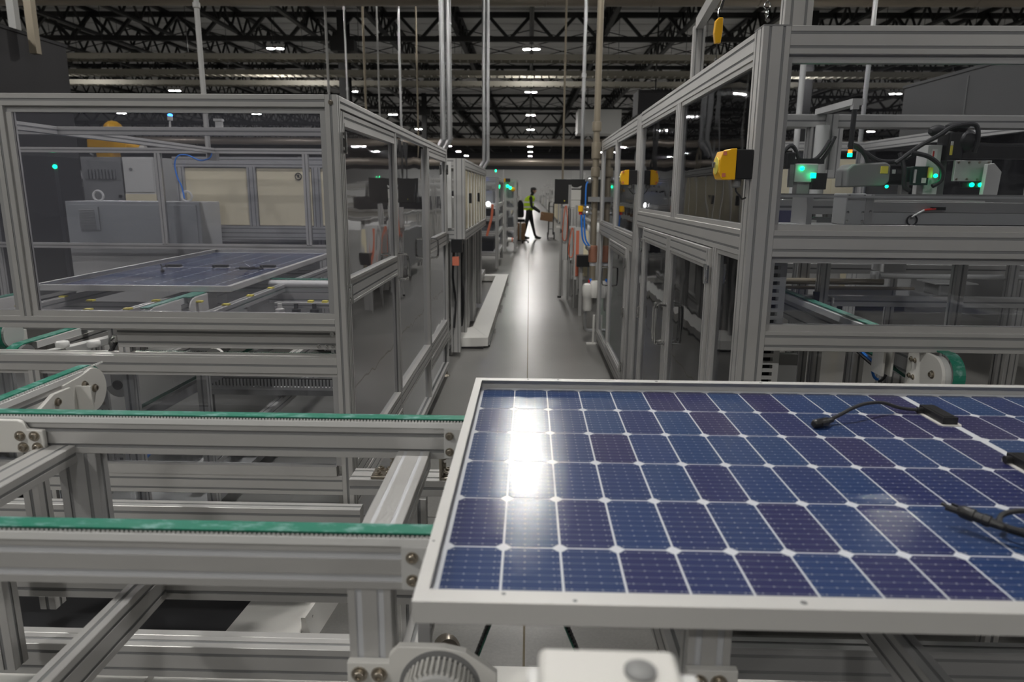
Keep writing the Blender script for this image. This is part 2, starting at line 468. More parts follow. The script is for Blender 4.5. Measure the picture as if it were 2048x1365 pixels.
# bar joists along the hall, with crossed bridging between them
JX = [-37.2, -31, -27.9, -24.8, -21.7, -18.6, -15.5, -12.4, -9.3, -6.2, -3.1, 0.0, 3.1, 6.2, 9.3, 12.4, 15.5, 18.6, 21.7, 24.8, 31, 37.2]
jm = MB()
for y0 in (0,):
    jm.box(-.09, .09, 0, 124, 8.86, 8.98).box(-.09, .09, 0, 124, 8.02, 8.12)
    n = 100
    for i in range(n):
        a = (0, i * 1.24, 8.9); b = (0, i * 1.24 + .62, 8.09); c = (0, (i + 1) * 1.24, 8.9)
        jm.bar(a, b, .07, .07).bar(b, c, .07, .07)
j0 = jm.build('roof_joist', 'black_steel', ceil)
for x in JX:
    if x == 0: continue
    c = j0.copy(); C.objects.link(c); c.location.x = j0.location.x + x
bm_ = MB()
for y in (12.4, 24.8, 34.1, 37.2, 40.3, 46.5, 49.6, 58.9, 62):
    for i in range(-9, 9):
        x = i * 3.1
        bm_.bar((x, y, 8.15), (x + 3.1, y, 8.85), .035, .035).bar((x, y, 8.85), (x + 3.1, y, 8.15), .035, .035)
bm_.build('bridging', 'black_steel', ceil, kind='stuff')

# columns
def column(x, y, label, w_=.42):
    t = thing('steel_column', label, 'column', (x, y, 0))
    MB().box(x - w_ / 2, x + w_ / 2, y - .03 - w_ / 2, y - w_ / 2, 0, 8.9).box(x - w_ / 2, x + w_ / 2, y + w_ / 2, y + w_ / 2 + .03, 0, 8.9).box(x - .02, x + .02, y - w_ / 2, y + w_ / 2, 0, 8.9).build('shaft', 'black_steel', t)
    MB().box(x - .35, x + .35, y - .35, y + .35, 0, .03).build('base_plate', 'black_steel', t)
    MB().box(x - .5, x + .5, y - .3, y + .3, 7.3, 7.72).build('bracket', 'black_steel', t)
column(-7.9, 31, 'black steel column rising behind the left enclosure to the roof')
column(-8.2, 55.8, 'black steel column further back, left of the aisle', .36)
column(8.4, 55.8, 'black steel column further back, right of the aisle', .36)
column(11.5, 31, 'black steel column behind the right enclosure', .42)

# high bay lamps in rows
lamp = None
rows = {0.0: 'over the central aisle', -10.4: 'in the row left of the aisle', -20.8: 'in the far left row', 10.5: 'in the row right of the aisle', 20.8: 'in the far right row',
        -31.2: 'in the leftmost row by the wall', 31.2: 'in the rightmost row by the wall'}
for rx, rl in rows.items():
    k = 0
    for j in range(-1, 10):
        y = 5.0 + 12.4 * j
        if abs(rx) > 21 and (y < 25 or y > 80): continue
        k += 1
        yy = y + (1.45 if rx > 5 and j == 1 else -1.2 if rx == 0 and j in (0, 1) else 0)
        lab = 'twin-lens high bay light %s, %s from the camera' % (rl, ORD[k - 1])
        if lamp is None:
            t = thing('high_bay_light', lab, 'light', (0, 0, 7.2)); lamp = t
            MB().box(-.34, .34, -.09, .09, .10, .17).build('housing', 'lgrey', t).location.z = .10
            for s_ in (-1, 1):
                o = MB().lathe((s_ * .19, 0, 7.2), [(.03, .13), (.10, .12), (.165, .03), (.17, .0), (.155, .0), (.155, .012)], n=20).build('reflector', 'lgrey', t, smooth=True)
                o = MB().lathe((s_ * .19, 0, 7.205), [(.06, -.022), (.13, -.012), (.152, .006)], n=16).build('lens', 'lens', t)
            MB().cyl((0, 0, 7.37), (0, 0, 9.02), .008, 6).build('hanging_rod', 'black', t)
            t.location = (rx, yy, 7.2)
        else:
            copy_tree(lamp, None, lab, (rx, yy, 7.2))
for k, (x, y) in enumerate(((-5.2, -2.4),)):  # extra unseen lamp, added to brighten faces turned to the viewer
    copy_tree(lamp, None, 'added twin-lens lamp, unseen behind the viewer, lighting the front faces', (x, y, 7.2))
# ================================================================ enclosures
def pane(t, x0, x1, y0, y1, z0, z1, mat='pane'): return B(x0, x1, y0, y1, z0, z1).build('pane', mat, t)
def hinge(t, x, y, z, sgn, h=.07, w_=.045):
    """cast hinge on a side face at x; sgn = outward x direction"""
    mb = MB().box(x, x + sgn * .007, y - w_ / 2, y + w_ / 2, z - h / 2, z + h / 2)
    mb.cyl((x + sgn * .009, y, z - h / 2 - .004), (x + sgn * .009, y, z + h / 2 + .004), .0075, 10)
    for a in (-1, 1):
        for b in (-1, 1): mb.cyl((x + sgn * .006, y + a * w_ * .3, z + b * h * .3), (x + sgn * .011, y + a * w_ * .3, z + b * h * .3), .006, 8)
    return mb.build('hinge', 'chrome', t, smooth=True)
def handle(t, x, y, z, sgn, h=.15, out=.05, r=.007):
    q = [(x, y, z + h / 2), (x + sgn * out * .7, y, z + h / 2), (x + sgn * out, y, z + h / 2 - .018), (x + sgn * out, y, z - h / 2 + .018), (x + sgn * out * .7, y, z - h / 2), (x, y, z - h / 2)]
    return MB().tube(q, r, 8, smooth=3).lathe((x, y, z + h / 2), [(.012, 0), (.012, .004)], (sgn, 0, 0), 10).lathe((x, y, z - h / 2), [(.012, 0), (.012, .004)], (sgn, 0, 0), 10).build('handle', 'chrome', t, smooth=True)

# ---- left enclosure ------------------------------------------------------
XL = -.69; YL = 2.575; p = .0445; YE = 5.935
EL = thing('machine_enclosure', 'aluminium and clear panel machine enclosure left of the aisle', 'enclosure', (-2.6, 4.2, 0))
# posts
for x0, x1, y0, y1, z1 in ((XL - p, XL, YL, YL + p, 1.932), 
                           (XL - p, XL, YE - p, YE, 1.932), (-4.6, -4.555, YE - p, YE, 1.889), (-3.13, -3.085, YE - p, YE, 1.889), (-1.89, -1.845, YE - p, YE, 1.889)):
    zlo = 1.13 if (y0 > 5 and x0 > -4 and x0 < -1) else .08
    rail(EL, x0, x1, y0, y1, zlo, z1, 'z', 'post')
    if zlo < .1: MB().cyl(((x0 + x1) / 2, (y0 + y1) / 2, .012), ((x0 + x1) / 2, (y0 + y1) / 2, .08), .008, 8).cyl(((x0 + x1) / 2, (y0 + y1) / 2, 0), ((x0 + x1) / 2, (y0 + y1) / 2, .016), .03, 14, .02).build('levelling_foot', 'steel', EL)
for x0 in (-1.95, -4.6):
    for a, b in ((.13, .40), (.482, .903), (1.118, 1.889)): rail(EL, x0, x0 + .045, YL, YL + p, a, b, 'z', 'post')
bolt(EL, (XL - p / 2, YL, 1.905), r=.006)
# front face
rail(EL, -4.6, XL - p, YL, YL + p, 1.889, 1.932, 'x')
for x0, x1 in ((-4.6, -1.95), (-1.905, XL - p)):
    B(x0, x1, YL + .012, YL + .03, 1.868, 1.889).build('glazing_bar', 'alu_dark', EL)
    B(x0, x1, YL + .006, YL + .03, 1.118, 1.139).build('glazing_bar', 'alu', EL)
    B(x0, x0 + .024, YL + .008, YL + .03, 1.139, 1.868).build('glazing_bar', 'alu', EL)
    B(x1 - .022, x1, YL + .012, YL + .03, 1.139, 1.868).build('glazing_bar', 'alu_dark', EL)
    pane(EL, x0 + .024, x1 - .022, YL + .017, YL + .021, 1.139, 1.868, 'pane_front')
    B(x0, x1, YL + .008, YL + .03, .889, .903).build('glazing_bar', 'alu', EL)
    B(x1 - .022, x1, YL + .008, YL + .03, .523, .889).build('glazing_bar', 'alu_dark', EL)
    pane(EL, x0, x1 - .022, YL + .017, YL + .021, .515, .889, 'pane')
    B(x0, x1 - .02, YL - .004, YL + .03, .482, .522).build('glazing_bar', 'alu', EL)
    pane(EL, x0, x1 - .022, YL + .017, YL + .021, .14, .40, 'pane')
rail(EL, -4.6, XL - p, YL, YL + p, 1.0725, 1.118, 'x')
rail(EL, -4.6, XL - p, YL, YL + 2 * p, .903, .965, 'x')
rail(EL, -4.6, XL - p, YL, YL + p, .40, .482, 'x')
rail(EL, -4.6, XL - p, YL, YL + p, .085, .13, 'x')
# side face: top rail, base rail
rail(EL, XL - p, XL, YL + p, YE - p, 1.889, 1.932, 'y')
rail(EL, XL - p, XL, YL + p, YE - p, .085, .13, 'y')
for y in (3.70, 4.845): rail(EL, XL - .03, XL - .004, y - .012, y + .014, .13, 1.889, 'z', 'post')
pane(EL, XL - .03, XL - .026, 3.71, 4.83, .52, 1.87, 'pane_left')
rail(EL, XL - p, XL - .002, 3.68, 4.86, .42, .505, 'y')
pane(EL, XL - .03, XL - .026, 3.71, 4.83, .13, .42, 'pane_left')
B(XL - .032, XL - .003, 3.71, 4.83, .505, .522).build('glazing_bar', 'alu', EL)
# two hinged doors on the side
def side_door_left(y0, y1, hy):
    d = thing('door', '', '', (XL, y0, .42)); del d['label']; del d['category']; d.parent = EL; d.location = Vector((XL, y0, .42)) - EL.location
    def R(*a, **k): return rail(d, *a, **k)
    s = XL - .004
    # local offset: parent chain handled by build()
    R(s - .034, s, y0, y0 + .04, .42, 1.884, 'z', 'stile'); R(s - .034, s, y1 - .03, y1, .42, 1.884, 'z', 'stile')
    R(s - .034, s, y0 + .04, y1 - .03, 1.842, 1.884, 'y'); R(s - .034, s, y0 + .04, y1 - .03, 1.172, 1.252, 'y'); R(s - .034, s, y0 + .04, y1 - .03, .42, .505, 'y')
    for a, b in ((1.262, 1.832), (.515, 1.162)):
        pane(d, s - .02, s - .016, y0 + .04, y1 - .03, a - .012, b + .012, 'pane_left')
        B(s - .03, s + .002, y0 + .04, y1 - .03, b, b + .011).build('glazing_bar', 'alu', d); B(s - .03, s + .002, y0 + .04, y1 - .03, a - .01, a).build('glazing_bar', 'alu', d)
    for z in (1.77, 1.21): hinge(d, XL, hy, z, 1)
    handle(d, XL, y1 - .015 if hy < y0 + .1 else y0 + .02, 1.205, 1, .13)
    return d
side_door_left(2.64, 3.685, 2.632)
side_door_left(4.865, 5.885, 5.88)
rail(EL, XL - p, XL, 2.64, 3.685, .33, .415, 'y'); rail(EL, XL - p, XL, 4.86, 5.88, .33, .415, 'y')
pane(EL, XL - .03, XL - .026, 2.64, 3.68, .13, .33, 'pane_left'); pane(EL, XL - .03, XL - .026, 4.86, 5.88, .13, .33, 'pane_left')
# ceiling rails inside: along the hall, across
rail(EL, -2.66, -2.615, YL + p, YE - p, 1.889, 1.932, 'y')
rail(EL, -4.6, XL - p, 3.93, 3.975, 1.889, 1.932, 'x')
rail(EL, -4.6, -4.555, YL + p, YE - p, 1.889, 1.932, 'y')
# rear face
rail(EL, -4.6, XL - p, YE - p, YE, 1.889, 1.932, 'x')
rail(EL, -4.6, XL - p, YE - p, YE, 1.095, 1.14, 'x')
rail(EL, -4.6, XL - p, YE - p, YE, .085, .13, 'x')
for x0, x1 in ((-4.55, -3.13), (-3.085, -1.89), (-1.845, XL - p)): pane(EL, x0, x1, YE - .02, YE - .016, 1.14, 1.889, 'pane')

# ---- right enclosure -----------------------------------------------------
XR = .723; YR = 2.337; q = .0885; YM = 4.74; YF = 7.28
ER = thing('machine_enclosure', 'tall aluminium and glass machine enclosure right of the aisle', 'enclosure', (2.0, 4.8, 0))
for x0, x1, y0, y1, z0, z1 in ((XR, XR + .086, YR, YR + q, .04, 2.11), (XR, XR + q, YM, YM + q, .04, 2.103), (XR, XR + q, YM + .095, YM + .183, .04, 2.103), (XR, XR + q, YF - q, YF, .04, 2.103),
                               (3.3, 3.3 + q, YR, YR + q, .04, 2.11), (3.3, 3.3 + q, YM, YM + q, .04, 2.03), (3.3, 3.3 + q, YF - q, YF, .04, 2.103), (1.93, 2.03, YM, YM + q, 1.7, 2.03)):
    rail(ER, x0, x1, y0, y1, z0, z1, 'z', 'post')
B(XR - .001, XR + .087, YR - .001, YR + q + .001, 2.11, 2.114).build('end_cap', 'mgrey', ER)
# front face
rail(ER, XR + .086, 3.3, YR, YR + q, 2.028, 2.112, 'x')
rail(ER, XR + .086, 3.3, YR, YR + q, 1.393, 1.480, 'x')
rail(ER, XR + .086, 3.3, YR, YR + .045, 1.072, 1.139, 'x')
rail(ER, XR + .086, 3.3, YR, YR + .045, .55, .62, 'x'); rail(ER, XR + .086, 3.3, YR, YR + .045, .04, .10, 'x')
for a, b in ((2.004, 2.028), (1.48, 1.499), (1.372, 1.393), (1.139, 1.161)):
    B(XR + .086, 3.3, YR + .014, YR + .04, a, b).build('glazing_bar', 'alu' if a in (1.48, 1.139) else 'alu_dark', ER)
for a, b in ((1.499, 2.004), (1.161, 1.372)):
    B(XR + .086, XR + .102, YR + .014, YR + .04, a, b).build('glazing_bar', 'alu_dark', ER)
    pane(ER, XR + .102, 3.3, YR + .022, YR + .026, a, b, 'pane')
# side face
rail(ER, XR, XR + q, YR + q, YM, 2.025, 2.108, 'y'); rail(ER, XR, XR + q, YM + .183, YF - q, 2.02, 2.103, 'y')
rail(ER, XR, XR + q, YR + q, YM, 1.39, 1.478, 'y'); rail(ER, XR, XR + q, YM + .183, YF - q, 1.20, 1.30, 'y')
rail(ER, XR, XR + q, YR + q, YM, .085, .17, 'y'); rail(ER, XR, XR + q, YM + .183, YF - q, .085, .17, 'y')
def glaze(y0, y1, z0, z1, mat='pane', t=ER, b=.018, x=XR):
    B(x + .006, x + .032, y0, y1, z1 - b, z1).build('glazing_bar', 'alu', t); B(x + .006, x + .032, y0, y1, z0, z0 + b).build('glazing_bar', 'alu', t)
    B(x + .006, x + .032, y0, y0 + b, z0 + b, z1 - b).build('glazing_bar', 'alu', t); B(x + .006, x + .032, y1 - b, y1, z0 + b, z1 - b).build('glazing_bar', 'alu', t)
    pane(t, x + .017, x + .021, y0 + b, y1 - b, z0 + b, z1 - b, mat)
rail(ER, XR, XR + p, 3.535, 3.635, 1.478, 2.025, 'z', 'post')
rail(ER, XR, XR + p, 6.02, 6.12, 1.30, 2.02, 'z', 'post')
glaze(YR + q, 3.535, 1.478, 2.025); glaze(3.635, YM, 1.478, 2.025)
glaze(YM + .183, 6.02, 1.30, 2.02); glaze(6.12, YF - q, 1.30, 2.02)
rail(ER, XR, XR + p, 2.72, 2.765, .17, 1.39, 'z', 'post'); rail(ER, XR, XR + p, 4.42, 4.465, .17, 1.39, 'z', 'post')
glaze(YR + q, 2.72, .17, 1.39); glaze(4.465, YM, .17, 1.39)
glaze(YM + .183, 5.1, .17, 1.2); glaze(6.30, YF - q, .17, 1.2)
rail(ER, XR, XR + p, 5.1, 5.145, .17, 1.2, 'z', 'post'); rail(ER, XR, XR + p, 6.26, 6.30, .17, 1.2, 'z', 'post')
def side_door_right(y0, y1, hy, zt, zh, hh=(.38, 1.28)):
    d = thing('door', '', '', (XR, y0, .18)); del d['label']; del d['category']; d.parent = ER; d.location = Vector((XR, y0, .18)) - ER.location
    s = XR - .012
    rail(d, s, s + .045, y0, y0 + .044, .18, zt, 'z', 'stile'); rail(d, s, s + .045, y1 - .044, y1, .18, zt, 'z', 'stile')
    rail(d, s, s + .045, y0 + .044, y1 - .044, zt - .07, zt, 'y'); rail(d, s, s + .045, y0 + .044, y1 - .044, .18, .245, 'y')
    glaze(y0 + .044, y1 - .044, .245, zt - .07, 'pane', d, .014, s)
    for z in zh: hinge(d, s, hy, z, -1)
    handle(d, s, (y1 - .03) if hy < (y0 + y1) / 2 else (y0 + .03), .93 if zt > 1.3 else .86, -1, .20 if zt > 1.3 else .16)
    return d
side_door_right(2.77, 3.585, 2.775, 1.385, (1.285, .3))
side_door_right(3.595, 4.415, 4.41, 1.385, (1.28, .85, .3))
side_door_right(5.15, 6.255, 5.155, 1.195, (1.09, .72, .3))
# roof and rear rails
rail(ER, XR + q, 3.3, YM, YM + q, 2.018, 2.103, 'x'); rail(ER, XR + q, 3.3, YF - q, YF, 2.018, 2.103, 'x')
rail(ER, 3.3, 3.3 + q, YR + q, YF - q, 2.018, 2.103, 'y'); rail(ER, XR + q, 3.3, YF - q, YF, 1.30, 1.39, 'x')
rail(ER, XR + q, 3.3, YM, YM + q, 1.30, 1.39, 'x')
rail(ER, 3.3, 3.3 + q, YR + q, YF - q, 1.39, 1.478, 'y')
pane(ER, 3.34, 3.344, YR + q, YF - q, 1.478, 2.018, 'pane'); pane(ER, XR + q, 3.3, YF - .04, YF - .036, 1.39, 2.018, 'pane')
# gantry on the roof of the right enclosure
MBt = thing('lifting_gantry', 'aluminium gantry frame standing on the right enclosure roof', 'gantry', (1.2, 4.0, 2.11))
rail(MBt, .815, .905, 2.43, 2.475, 2.112, 2.95, 'z', 'post')
rail(MBt, 1.055, 1.13, 4.86, 4.905, 2.103, 2.66, 'z', 'post')
rail(MBt, .83, .875, 2.44, 2.48, 2.95, 3.0, 'z', 'post')
MB().bar((.86, 2.46, 2.70), (1.09, 4.88, 2.675), .045, .07).build('rail', 'alu', MBt)
# ================================================================ foreground conveyor
CV = thing('belt_conveyor', 'foreground aluminium conveyor with two green toothed belts under the solar panel', 'conveyor', (0.2, 1.28, 0))
def xbeam(y0, z_top, x0, x1, dark=False):
    mats = ['alu', 'groove_light' if dark else 'groove']
    rail(CV, x0, x1, y0, y0 + .045, z_top - .078, z_top, 'x', 'beam', mats, g=.005 if not dark else .0065, d=.0035, mod=.04)
# far (y 1.535) and near (y .985) conveying beams
for y0, g, xa in ((1.537, 'n', -1.9), (.987, 'd', -1.6)):
    xbeam(y0, 1.058, xa, 1.75, g == 'd')
    B(xa + (.56 if g == 'n' else 0), 1.75, y0 - .003, y0 + .04, 1.056, 1.0715).build('guide_strip', 'white_plastic', CV, bevel=.002)
    bt = B(xa - .1, 1.8, y0 - .002, y0 + .028, 1.0760, 1.0798).build('belt', 'belt', CV)
    B(xa - .1, 1.8, y0 - .0025, y0 - .0020, 1.0762, 1.0783).build('belt_edge', 'belt_edge', CV)
    tm = MB(); n = int((1.9 - xa) / .0075)
    for i in range(n): tm.box(xa - .1 + i * .0075, xa - .1 + i * .0075 + .0042, y0 - .002, y0 + .003, 1.0708, 1.0762)
    tm.build('belt_teeth', 'white_plastic' if g == 'n' else 'lgrey', CV, kind='stuff')
    B(xa - .1, 1.8, y0 + .003, y0 + .026, 1.0715, 1.0760).build('tooth_gap_shade', 'rubber', CV)  # black strip painting the shade seen between the teeth
    # end joint plate with two screws
    B(-.193, -.10, y0 - .006, y0, .984, 1.057).build('joint_plate', 'lgrey', CV, bevel=.001)
    for z in (1.04, 1.001): bolt(CV, (-.180 if g == 'n' else -.176, y0 - .006, z), r=.0068)
# bracket plate at the left end of the far beam
pts = [(-1.9, .985), (-1.137, .985), (-1.137, 1.042), (-1.175, 1.044), (-1.185, 1.062), (-1.195, 1.066), (-1.9, 1.066)]
MB().prism(pts, 'y', 1.52, 1.533).build('bracket_plate', 'white', CV, bevel=.003)
for x, z in ((-1.192, 1.028), (-1.158, 1.028), (-1.188, 1.0), (-1.154, 1.0)): bolt(CV, (x, 1.52, z), r=.0085)
# flat cross beam joining the two beams, lower cross rail, brackets
rail(CV, -.302, -.226, 1.03, 1.537, .958, 1.0, 'y', 'cross_beam', ['alu', 'groove_light'], g=.004, d=.0006, mod=.038)
rail(CV, -.50, 1.2, 1.822, 1.905, .752, .80, 'x', 'beam', ['alu', 'groove'], mod=.042)
rail(CV, -.36, -.28, 1.80, 1.83, .30, .752, 'z', 'leg')
for x in (-.44, -.245):
    b_ = MB().box(x, x + .07, 1.825, 1.89, .80, .808).box(x + (.062 if x < -.3 else 0), x + (.07 if x < -.3 else .008), 1.825, 1.89, .808, .872).build('angle_bracket', 'steel', CV, bevel=.002)
    for dx, dy in ((.018, .015), (.045, .045), (.02, .048), (.048, .016)): bolt(CV, (x + dx, 1.83 + dy, .808), (0, 0, 1), r=.0085)
    for dz in (.025, .05): bolt(CV, (x + (.062 if x < -.3 else .008), 1.85, .81 + dz), (-1 if x < -.3 else 1, 0, 0), r=.0085)
# left arm running towards the viewer, its post
rail(CV, -1.155, -1.075, .6, 1.537, .958, 1.0, 'y', 'cross_beam', ['alu', 'groove'], g=.004, d=.0012, mod=.04)
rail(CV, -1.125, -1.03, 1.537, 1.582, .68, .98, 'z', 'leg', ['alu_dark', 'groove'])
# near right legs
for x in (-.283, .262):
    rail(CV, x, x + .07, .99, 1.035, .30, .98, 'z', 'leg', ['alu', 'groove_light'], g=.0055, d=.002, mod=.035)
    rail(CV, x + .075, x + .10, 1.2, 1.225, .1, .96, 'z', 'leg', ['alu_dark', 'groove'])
    q_ = [(x - .002, .70), (x + .24, .70), (x + .24, .84), (x + .19, .878), (x + .155, .886), (x + .082, .886), (x + .066, .868), (x + .066, .856), (x - .002, .856)] if x < 0 else [(x - .002, .70), (x + .08, .70), (x + .08, .856), (x - .002, .856)]
    MB().prism(q_, 'y', .976, .990).build('motor_plate', 'white', CV, bevel=.002)
    for dx in (.018, .05):
        for z in (.835, .77): bolt(CV, (x + dx, .976, z), r=.009)
    rail(CV, x + .033, x + .073, 1.035, 1.537, .60, .69, 'y', 'brace', ['alu', 'groove'])
# toothed pulley at the motor plate
pm = MB().lathe((-.135, .976, .815), [(.02, -.045), (.050, -.045), (.052, -.04), (.052, -.002), (.02, -.001)], (0, 1, 0), 40)
t_ = MB()
for i in range(40):
    a = 2 * PI * i / 40; c_, s_ = math.cos(a), math.sin(a)
    t_.bar((-.135 + .0555 * c_, .936, .815 + .0555 * s_), (-.135 + .0555 * c_, .972, .815 + .0555 * s_), .0042, .007, up=(c_, 0, s_))
pl = pm.build('drive_pulley', 'lgrey', CV, smooth=True); t_.build('pulley_teeth', 'white', pl, kind='stuff')
MB().lathe((-.135, .975, .815), [(.066, 0), (.066, -.006), (.060, -.006)], (0, -1, 0), 40).build('pulley_flange', 'mgrey', CV)
for a in (.9, 2.2): MB().cyl((-.135 + .032 * math.cos(a), .930, .815 + .032 * math.sin(a)), (-.135 + .032 * math.cos(a), .934, .815 + .032 * math.sin(a)), .004, 10).build('grub_screw', 'mgrey', pl)
MB().box(-.17, -.10, 1.5, 1.57, .90, .958).build('sensor_block', 'black', CV)
# drive belt loop hanging below the table
def slant_belt(a, b, side):
    mb = MB(); A_ = Vector((a[0], 1.285, a[1])); B_ = Vector((b[0], 1.285, b[1])); mb.bar(A_, B_, .003, .026, up=(0, 1, 0))
    d = (B_ - A_); n = int(d.length / .009); nrm = Vector((-d.z, 0, d.x)).normalized() * side * .004
    for i in range(n):
        c = A_ + d * (i + .5) / n + nrm; e = d.normalized() * .002
        mb.bar(c - e, c + e, .005, .024, 1, up=(0, 1, 0))
    return mb.build('drive_belt', ['belt_edge', 'rubber'], CV)
slant_belt((.01, .955), (-.16, .46), -1); slant_belt((-.01, .955), (.19, .46), 1)
# base frame: long rails and floor level rail
rail(CV, -1.9, -.53, 2.04, 2.085, .512, .60, 'x', 'beam')
rail(CV, -1.9, -.17, 1.537, 1.582, .595, .683, 'x', 'beam', ['alu', 'groove'])
rail(CV, .27, 1.75, 1.537, 1.582, .595, .683, 'x', 'beam', ['alu_dark', 'groove'])
rail(CV, -1.9, -.43, 1.537, 1.582, .372, .462, 'x', 'beam', ['alu', 'groove'])
rail(CV, -1.9, -.43, 1.582, 1.605, .42, .462, 'x', 'beam')
rail(CV, -.43, -.385, 1.537, 1.582, .04, .595, 'z', 'leg')
rail(CV, .46, 1.75, 1.537, 1.582, .405, .495, 'x', 'beam', ['alu_dark', 'groove'])
rail(CV, -.935, -.893, .7, 1.537, .60, .688, 'y', 'brace', ['alu', 'groove'])
rail(CV, .78, .825, .9, 1.537, .60, .688, 'y', 'brace', ['alu_dark', 'groove'])
for x in (-1.9, 1.5):
    rail(CV, x, x + .045, 2.04, 2.085, .04, .60 if x < 0 else .752, 'z', 'leg'); rail(CV, x, x + .045, 1.59, 1.635, .04, .98, 'z', 'leg')
for x, y in ((-1.877, 2.0), (-.32, 1.815), (-.408, 1.56), (-.248, 1.01), (.297, 1.01), (1.52, 2.0)):
    MB().cyl((x, y, 0), (x, y, .014), .035, 16, .028).cyl((x, y, .014), (x, y, .10), .008, 8).build('levelling_foot', 'steel', CV, smooth=True)
MB().lathe((-.247, 1.96, .165), [(.03, -.03), (.042, -.02), (.042, .012), (.034, .03), (.018, .03), (.018, .02)], (.25, -.9, .4), 20).build('caster_wheel', 'steel', CV, smooth=True)
# stub leg of the small frame at far left
t_ = rail(CV, -1.285, -1.235, 1.45, 1.495, .45, .80, 'z', 'leg')

# lateral belt unit at the far left (runs away from the viewer)
LB = thing('lateral_belt_unit', 'belt arm with rounded white end plate at the left edge, in front of the enclosure', 'conveyor', (-1.5, 1.95, .8))
ye = 2.05
B(-1.345, -1.318, 1.62, ye - .07, 1.0765, 1.0805).build('belt', 'belt', LB)
tm = MB()
for i in range(46): tm.box(-1.318, -1.314, 1.62 + i * .0095, 1.62 + i * .0095 + .005, 1.0715, 1.0766)
tm.build('belt_teeth', 'white_plastic', LB, kind='stuff')
arc = [(ye - .07 + .072 * math.sin(a), 1.0085 + .072 * math.cos(a)) for a in [PI * i / 14 for i in range(15)]]
inn = [(ye - .07 + .068 * math.sin(a), 1.0085 + .068 * math.cos(a)) for a in [PI * i / 14 for i in range(15)]]
MB().prism(arc + inn[::-1], 'x', -1.345, -1.318).build('belt', 'belt', LB)
B(-1.345, -1.310, 1.62, ye - .10, 1.056, 1.0715).build('guide_strip', 'white_plastic', LB)
rail(LB, -1.345, -1.312, 1.62, ye - .14, .98, 1.056, 'y', 'beam')
pl = [(ye - .20, .945), (ye - .20, 1.055), (ye - .12, 1.062)] + [(ye - .07 + .066 * math.sin(a), 1.0065 + .066 * math.cos(a)) for a in [PI * i / 14 for i in range(15)]]
MB().prism(pl, 'x', -1.318, -1.306).build('end_plate', 'white', LB, bevel=.002)
MB().prism([(1.74, .97), (1.74, 1.02), (1.80, 1.045), (1.87, 1.045), (1.88, 1.03), (1.88, .97)], 'x', -1.312, -1.300).build('end_plate', 'white', LB, bevel=.002)
B(-1.306, -1.262, 1.90, 1.905, .96, 1.04).build('cover_plate', 'white', LB)
for y, z in ((1.985, 1.01), (1.94, 1.032)): bolt(LB, (-1.306, y, z), (1, 0, 0), r=.0085)
bolt(LB, (-1.300, 1.81, 1.02), (1, 0, 0), r=.008)
rail(LB, -1.35, -1.305, 1.70, 1.745, .45, .98, 'z', 'leg')

# white raceway covers lying on the floor below
def race(name, label, parts, cat='cable cover', grp=None):
    t = thing(name, label, cat, (parts[0][0], parts[0][2], 0), grp)
    for b in parts: B(*b).build('cover', 'white', t, bevel=.003)
    return t
race('cable_cover', 'flat white cable covers on the floor under the near conveyor', [(-2.6, -1.235, 1.60, 2.03, 0, .03), (-1.215, -.46, 1.60, 2.03, 0, .03), (-.28, 1.15, 1.62, 2.06, 0, .03)])
fc = thing('floor_raceway', 'pale angular raceway under the left enclosure front, with a sloped end', 'cable cover', (-.95, 2.2, 0))
MB().quadbox([(-1.07, 2.18, 0), (-.80, 2.18, 0), (-.76, 2.62, 0), (-1.03, 2.62, 0), (-1.07, 2.18, .05), (-.80, 2.18, .05), (-.76, 2.62, .05), (-1.03, 2.62, .05)]).build('cover', 'white', fc)
MB().prism([(-1.12, 2.05), (-.73, 2.05), (-.80, 2.18), (-1.05, 2.18)], 'z', 0, .045).build('end_cover', 'white', fc)
MB().quadbox([(-.80, 2.2, .0), (-.76, 2.2, .0), (-.72, 2.62, .0), (-.76, 2.62, .0), (-.80, 2.2, .10), (-.785, 2.2, .10), (-.745, 2.62, .10), (-.76, 2.62, .10)]).build('side_plate', 'white', fc)
for a, b in ((2.25, .07), (2.32, .05)): bolt(fc, (-.782, a, b), (1, 0, 0), r=.008, mat='chrome')

# white actuator housing close to the lens
NB = thing('actuator_housing', 'out of focus white actuator housing at the bottom edge, nearest the viewer', 'machine part', (.07, .53, .8))
MB().prism([(.012, 1.0), (.124, 1.0), (.1235, 1.2300), (.119, 1.2365), (.016, 1.2370), (.012, 1.2330)], 'y', .40, .50).build('body', 'white', NB, bevel=.003)
B(.003, .012, .40, .488, 1.0, 1.228).build('side_block', 'white_plastic', NB, bevel=.002)
B(.124, .137, .40, .486, 1.0, 1.226).build('side_block', 'white_plastic', NB, bevel=.002)
MB().lathe((.090, .472, 1.2368), [(.010, 0), (.0125, .001), (.0125, .003), (.009, .005), (.004, .0052)], (0, 0, 1), 20).build('screw', 'mgrey', NB, smooth=True)
rail(NB, .045, .09, .42, .465, 0, 1.0, 'z', 'post')

